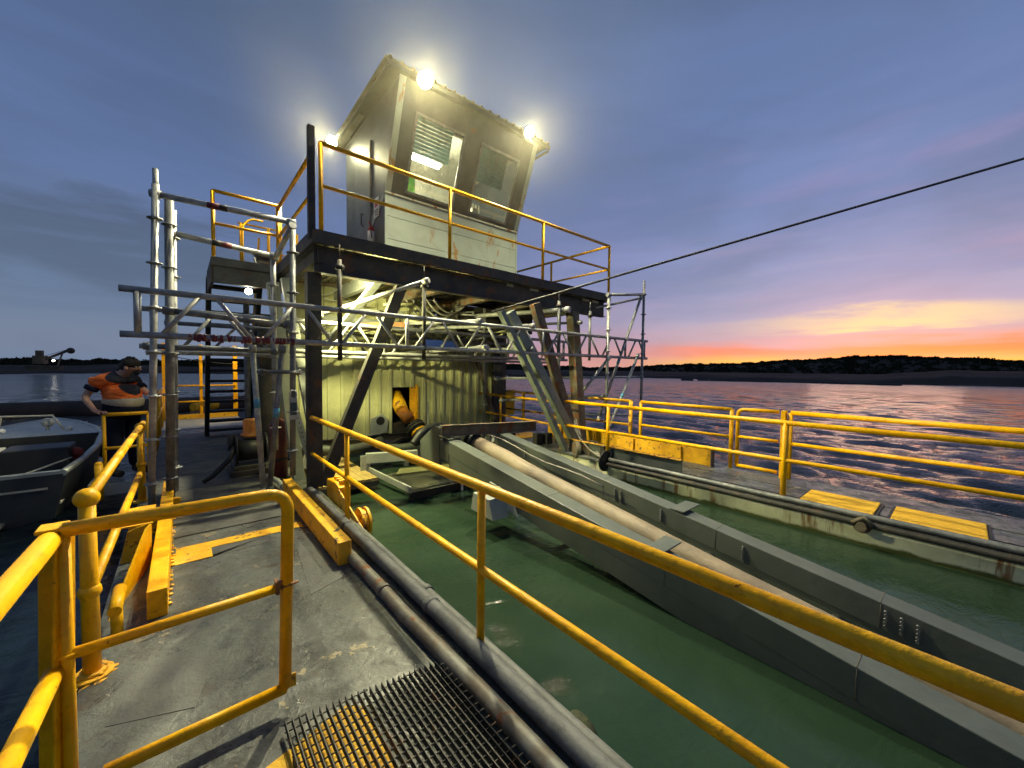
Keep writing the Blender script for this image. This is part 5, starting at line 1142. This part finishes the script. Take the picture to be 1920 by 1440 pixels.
# ================================================================== SIDE GANGWAY + PERSON
t = thing('side_gangway', 'grey side gangway where the worker stands', 'gangway', (-.9, 9.5, 0))
mb = MB(); mb.box(-1.0, -.445, 7.85, 10.8, -.06, -.01); obj('deck', mb, 'deck', t); mb = MB(); mb.box(-1.0, -.445, 7.82, 7.85, -.16, 0); mb.box(-1.03, -1.0, 7.82, 10.8, -.16, .0); obj('edge', mb, 'greypaint', t)
railing('short yellow rail with ball top post in front of the worker', (-.865, 8.0), (-.40, 8.0), [0.0, 1.0], .97, .48, r=.028)
railing('yellow rail beyond the worker on his right hand side', (-.40, 9.2), (-.40, 10.8), [0.0, .33, .66, 1.0], 1.18, .62, r=.026)
mb = MB(); mb.tube([(-.90, 7.75, -.2), (-.90, 7.75, .30)], .045, 12); mb.ball((-.90, 7.75, .30), .045); solo('mooring_bollard', mb, 'yellow', 'short yellow mooring bollard at the gangway corner', 'bollard')

def skinmesh(name, verts, edges, radii, mat, parent=None, sub=2, root=0):
    me = bpy.data.meshes.new(name); me.from_pydata([tuple(v) for v in verts], edges, []); me.materials.append(M[mat])
    o = bpy.data.objects.new(name, me); COL.objects.link(o)
    s_ = o.modifiers.new('skin', 'SKIN'); s_.use_smooth_shade = True
    if not me.skin_vertices: me.attributes  # layer is made with the modifier below
    if not len(me.skin_vertices):
        bm = bmesh.new(); bm.from_mesh(me); bm.verts.layers.skin.verify(); bm.to_mesh(me); bm.free()
    for i, r in enumerate(radii):
        d = me.skin_vertices[0].data[i]; d.radius = r if isinstance(r, tuple) else (r, r); d.use_root = (i == root)
    m_ = o.modifiers.new('sub', 'SUBSURF'); m_.levels = sub; m_.render_levels = sub
    if parent is not None:
        o.parent = parent
        if parent.parent is None: o.matrix_parent_inverse = Matrix.Translation(-parent.location)
    return o
def person():
    B = V(-.72, 8.30, .02); U_ = V(.76, -.65, 0); W_ = V(-.65, -.76, 0)      # U: his forward, W: toward his right side (camera)
    P = lambda u, w, z: B+U_*u+W_*w+V(0, 0, z)
    t = thing('person', 'worker in orange high visibility shirt and navy trousers leaning on the gangway rail', 'person', B)
    J = dict(pel=P(0, 0, .98), sp=P(.02, 0, 1.18), ch=P(-.05, 0, 1.38), up=P(-.04, 0, 1.50), nk=P(.07, 0, 1.55), hd=P(.19, 0, 1.62), cr=P(.20, 0, 1.72),
             sR=P(-.10, .21, 1.44), eR=P(-.21, .30, 1.19), wR=P(-.03, .33, 1.005), hR=P(.05, .33, .985),
             sL=P(-.02, -.21, 1.42), eL=P(.22, -.24, 1.20), wL=P(.44, -.16, 1.20), hL=P(.52, -.13, 1.22),
             pR=P(0, .11, .92), kR=P(.03, .13, .50), aR=P(-.02, .14, .09), tR=P(.14, .15, .05), pL=P(0, -.11, .92), kL=P(.10, -.12, .50), aL=P(.08, -.14, .09), tL=P(.24, -.15, .05))
    names = list(J); ix = {n: i for i, n in enumerate(names)}
    E_ = [('pel', 'sp'), ('sp', 'ch'), ('ch', 'up'), ('up', 'nk'), ('nk', 'hd'), ('hd', 'cr'), ('up', 'sR'), ('sR', 'eR'), ('eR', 'wR'), ('wR', 'hR'), ('up', 'sL'), ('sL', 'eL'), ('eL', 'wL'), ('wL', 'hL'),
          ('pel', 'pR'), ('pR', 'kR'), ('kR', 'aR'), ('aR', 'tR'), ('pel', 'pL'), ('pL', 'kL'), ('kL', 'aL'), ('aL', 'tL')]
    rad = dict(pel=.13, sp=.14, ch=.14, up=.07, nk=.055, hd=.095, cr=.075, sR=.055, eR=.048, wR=.030, hR=.030, sL=.055, eL=.048, wL=.030, hL=.030, pR=.09, kR=.062, aR=.042, tR=.035, pL=.09, kL=.062, aL=.042, tL=.035)
    body = skinmesh('body', [J[n] for n in names], [(ix[a], ix[b]) for a, b in E_], [rad[n] for n in names], 'skin', t)
    for s_, base, dr in ((1, J['hR'], U_), (-1, J['hL'], U_)):
        # five separate fingers curled over the rail
        vs, es, rs_ = [], [], []
        for k in range(4):
            o_ = base+W_*(.028-.019*k)+V(0, 0, .004); i = len(vs)
            vs += [o_, o_+dr*.045+V(0, 0, .006), o_+dr*.072+V(0, 0, -.012), o_+dr*(.080-.003*abs(k-1.5))+V(0, 0, -.036)]; es += [(i, i+1), (i+1, i+2), (i+2, i+3)]; rs_ += [.011, .0095, .009, .0075]
            skinmesh('finger', vs, es, rs_, 'skin', body, 1); vs, es, rs_ = [], [], []
        skinmesh('thumb', [base+W_*.03, base+W_*.048+dr*.02+V(0, 0, -.01), base+W_*.045+dr*.045+V(0, 0, -.022)], [(0, 1), (1, 2)], [.013, .011, .009], 'skin', body, 1)
    # face details
    c = P(.21, 0, 1.62)
    mb = MB()
    mb.tube([c+U_*.085+V(0, 0, .02), c+U_*.118+V(0, 0, -.025), c+U_*.09+V(0, 0, -.03)], [.010, .016, .008], 8); obj('nose', mb, 'skin', body)
    for s_ in (1, -1): obj('ear', MB().ball(c+W_*.088*s_-U_*.02, .026, 10, 1.3), 'skin', body)
    for s_ in (1, -1): obj('eye', MB().ball(c+W_*.034*s_+U_*.078+V(0, 0, .018), .012, 8), 'white', body)
    obj('mouth', MB().tube([c+U_*.085-W_*.02+V(0, 0, -.055), c+U_*.092+V(0, 0, -.056), c+U_*.085+W_*.02+V(0, 0, -.055)], .006, 6), 'maroon', body)
    hb = MB(); hb.ball(P(.18, 0, 1.69), .108, 20, .82); hb.ball(P(.12, 0, 1.65), .092, 16, 1.0)
    for k in range(70):
        a, b_ = random.uniform(0, 6.28), random.uniform(.1, 1.3); d_ = V(math.cos(a)*math.sin(b_), math.sin(a)*math.sin(b_), math.cos(b_)); hb.ball(P(.175, 0, 1.685)+d_*.093, random.uniform(.014, .026), 6)
    obj('hair', hb, 'hair', t)
    obj('beard', MB().ball(c+U_*.05+V(0, 0, -.07), .042, 12, .8), 'hair', t)
    sh = ['sp0', 'sp', 'ch', 'up', 'sR', 'mR', 'sL', 'mL', 'cl']
    JJ = dict(cl=P(.045, 0, 1.535), sp0=P(.04, 0, 1.02), sp=P(.06, 0, 1.20), ch=P(-.01, 0, 1.37), up=P(-.02, 0, 1.475), sR=J['sR'], mR=J['sR'].lerp(J['eR'], .42), sL=J['sL'], mL=J['sL'].lerp(J['eL'], .5))
    skinmesh('shirt', [JJ[n] for n in sh], [(0, 1), (1, 2), (2, 3), (3, 4), (4, 5), (3, 6), (6, 7), (3, 8)], [(.235, .21), (.25, .22), (.24, .21), .175, .12, .10, .118, .098, .095], 'shirt', t)
    obj('trouser_waist', MB().tube([P(.03, 0, .86), P(.035, 0, 1.0), P(.045, 0, 1.08), P(.05, 0, 1.10)], [.205, .222, .226, .20], 24), 'navy', t)
    obj('shirt_hem', MB().tube([P(.045, 0, 1.075), P(.048, 0, 1.085), P(.055, 0, 1.15), P(.055, 0, 1.17)], [.215, .232, .236, .21], 24), pmat('beige_reflective_hem', (.42, .37, .27), (.34, .30, .22), .6, scale=12, bump=.6, bscale=20), t)
    skinmesh('collar', [P(.03, 0, 1.545), P(.065, 0, 1.58)], [(0, 1)], [.085, .078], 'navy', t, 2)
    for a_, b_ in (('sR', 'eR'), ('sL', 'eL')):
        p0, p1 = J[a_].lerp(J[b_], .36), J[a_].lerp(J[b_], .58); obj('sleeve_cuff', MB().tube([p0, p0.lerp(p1, .5), p1], [.082, .084, .078], 16), 'navy', t)
    tr = ['pel', 'pR', 'kR', 'aR', 'pL', 'kL', 'aL']; JP = dict(J); JP['top'] = P(0.02, 0, 1.08)
    skinmesh('trousers', [JP['top'], J['pel'], J['pR'], J['kR'], J['aR'], J['pL'], J['kL'], J['aL']], [(0, 1), (1, 2), (2, 3), (3, 4), (1, 5), (5, 6), (6, 7)], [(.215, .20), (.22, .20), .155, .105, .085, .135, .105, .085], 'navy', t)
    for s_ in ('R', 'L'): obj('boot', MB().tube([J['a'+s_]+V(0, 0, .06), J['a'+s_]+V(0, 0, -.02), J['t'+s_]+V(0, 0, -.01)], [.06, .06, .05], 12), 'dark', t)
person()
# ================================================================== MIST volume added to make halos round the floodlights
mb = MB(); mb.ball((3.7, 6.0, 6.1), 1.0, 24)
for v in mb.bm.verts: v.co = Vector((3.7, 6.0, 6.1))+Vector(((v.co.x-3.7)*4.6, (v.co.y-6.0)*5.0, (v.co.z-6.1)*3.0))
mi = solo('halo_mist', mb, M['water'], 'thin lit haze added round the cabin roof floodlights for their halos', 'halo_mist', kind='stuff')
hm = bpy.data.materials.new('halo_mist_volume'); hm.use_nodes = True; hn = NT(hm.node_tree); hn.n.clear()
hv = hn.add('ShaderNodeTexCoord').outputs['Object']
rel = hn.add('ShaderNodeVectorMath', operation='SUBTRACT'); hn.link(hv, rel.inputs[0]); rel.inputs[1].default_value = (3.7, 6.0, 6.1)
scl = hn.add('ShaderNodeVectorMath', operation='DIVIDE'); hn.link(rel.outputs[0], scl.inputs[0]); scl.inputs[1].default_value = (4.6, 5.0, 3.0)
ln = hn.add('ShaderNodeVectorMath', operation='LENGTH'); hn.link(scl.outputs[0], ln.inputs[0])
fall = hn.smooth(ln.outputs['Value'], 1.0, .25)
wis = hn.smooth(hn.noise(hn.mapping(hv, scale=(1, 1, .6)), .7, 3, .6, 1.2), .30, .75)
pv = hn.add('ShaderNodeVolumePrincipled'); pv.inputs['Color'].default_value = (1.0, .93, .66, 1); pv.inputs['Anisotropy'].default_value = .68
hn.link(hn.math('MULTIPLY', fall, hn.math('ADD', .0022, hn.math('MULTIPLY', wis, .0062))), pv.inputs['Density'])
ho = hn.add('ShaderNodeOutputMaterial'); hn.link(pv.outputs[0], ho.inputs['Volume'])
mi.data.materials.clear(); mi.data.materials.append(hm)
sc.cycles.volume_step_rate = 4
# ================================================================== every separate piece of these parts becomes a part of its own
def split_loose(name, new):
    for o in [o for o in bpy.data.objects if o.type == 'MESH' and o.name.split('.')[0] == name and o.parent is not None]:
        bm = bmesh.new(); bm.from_mesh(o.data); bm.verts.ensure_lookup_table(); seen = set(); isl = []
        for v in bm.verts:
            if v.index in seen: continue
            st = [v]; seen.add(v.index); g = []
            while st:
                a = st.pop(); g.append(a.index)
                for e in a.link_edges:
                    b = e.other_vert(a)
                    if b.index not in seen: seen.add(b.index); st.append(b)
            isl.append(set(g))
        if len(isl) < 2: bm.free(); continue
        for g in isl:
            b2 = bm.copy(); b2.verts.ensure_lookup_table()
            bmesh.ops.delete(b2, geom=[v for v in b2.verts if v.index not in g], context='VERTS')
            me = bpy.data.meshes.new(new); b2.to_mesh(me); b2.free(); me.materials.append(o.data.materials[0])
            c = o.copy(); c.data = me; c.name = new; COL.objects.link(c); c.parent = o.parent; c.matrix_parent_inverse = o.matrix_parent_inverse.copy()
        bm.free(); bpy.data.objects.remove(o, do_unlink=True)
for a, b in (('repaint_patch', 'deck_patch'), ('corner_trim', 'corner_strip'), ('soffit', 'soffit_board'), ('trim_strip', 'trim'), ('packer', 'packer_strip'), ('lattice', 'lattice_bar'), ('lugs', 'lug'), ('fender_buttons', 'fender_button'),
             ('paper', 'paper_sheet'), ('deck_board', 'board'), ('planks', 'plank'), ('console', 'console_unit'), ('bearers', 'bearer'), ('cross_tube', 'spreader_tube'), ('junction_box', 'wall_box'), ('seam_strip', 'seam'), ('cross_rods', 'cross_rod'),
             ('bearing_bars', 'bearing_bar'), ('hanging_rack', 'rack_rod'), ('text_lines', 'text_line'), ('mesh_scrap', 'mesh_strand'), ('eave_board', 'eave'), ('clamps', 'clamp')):
    split_loose(a, b)
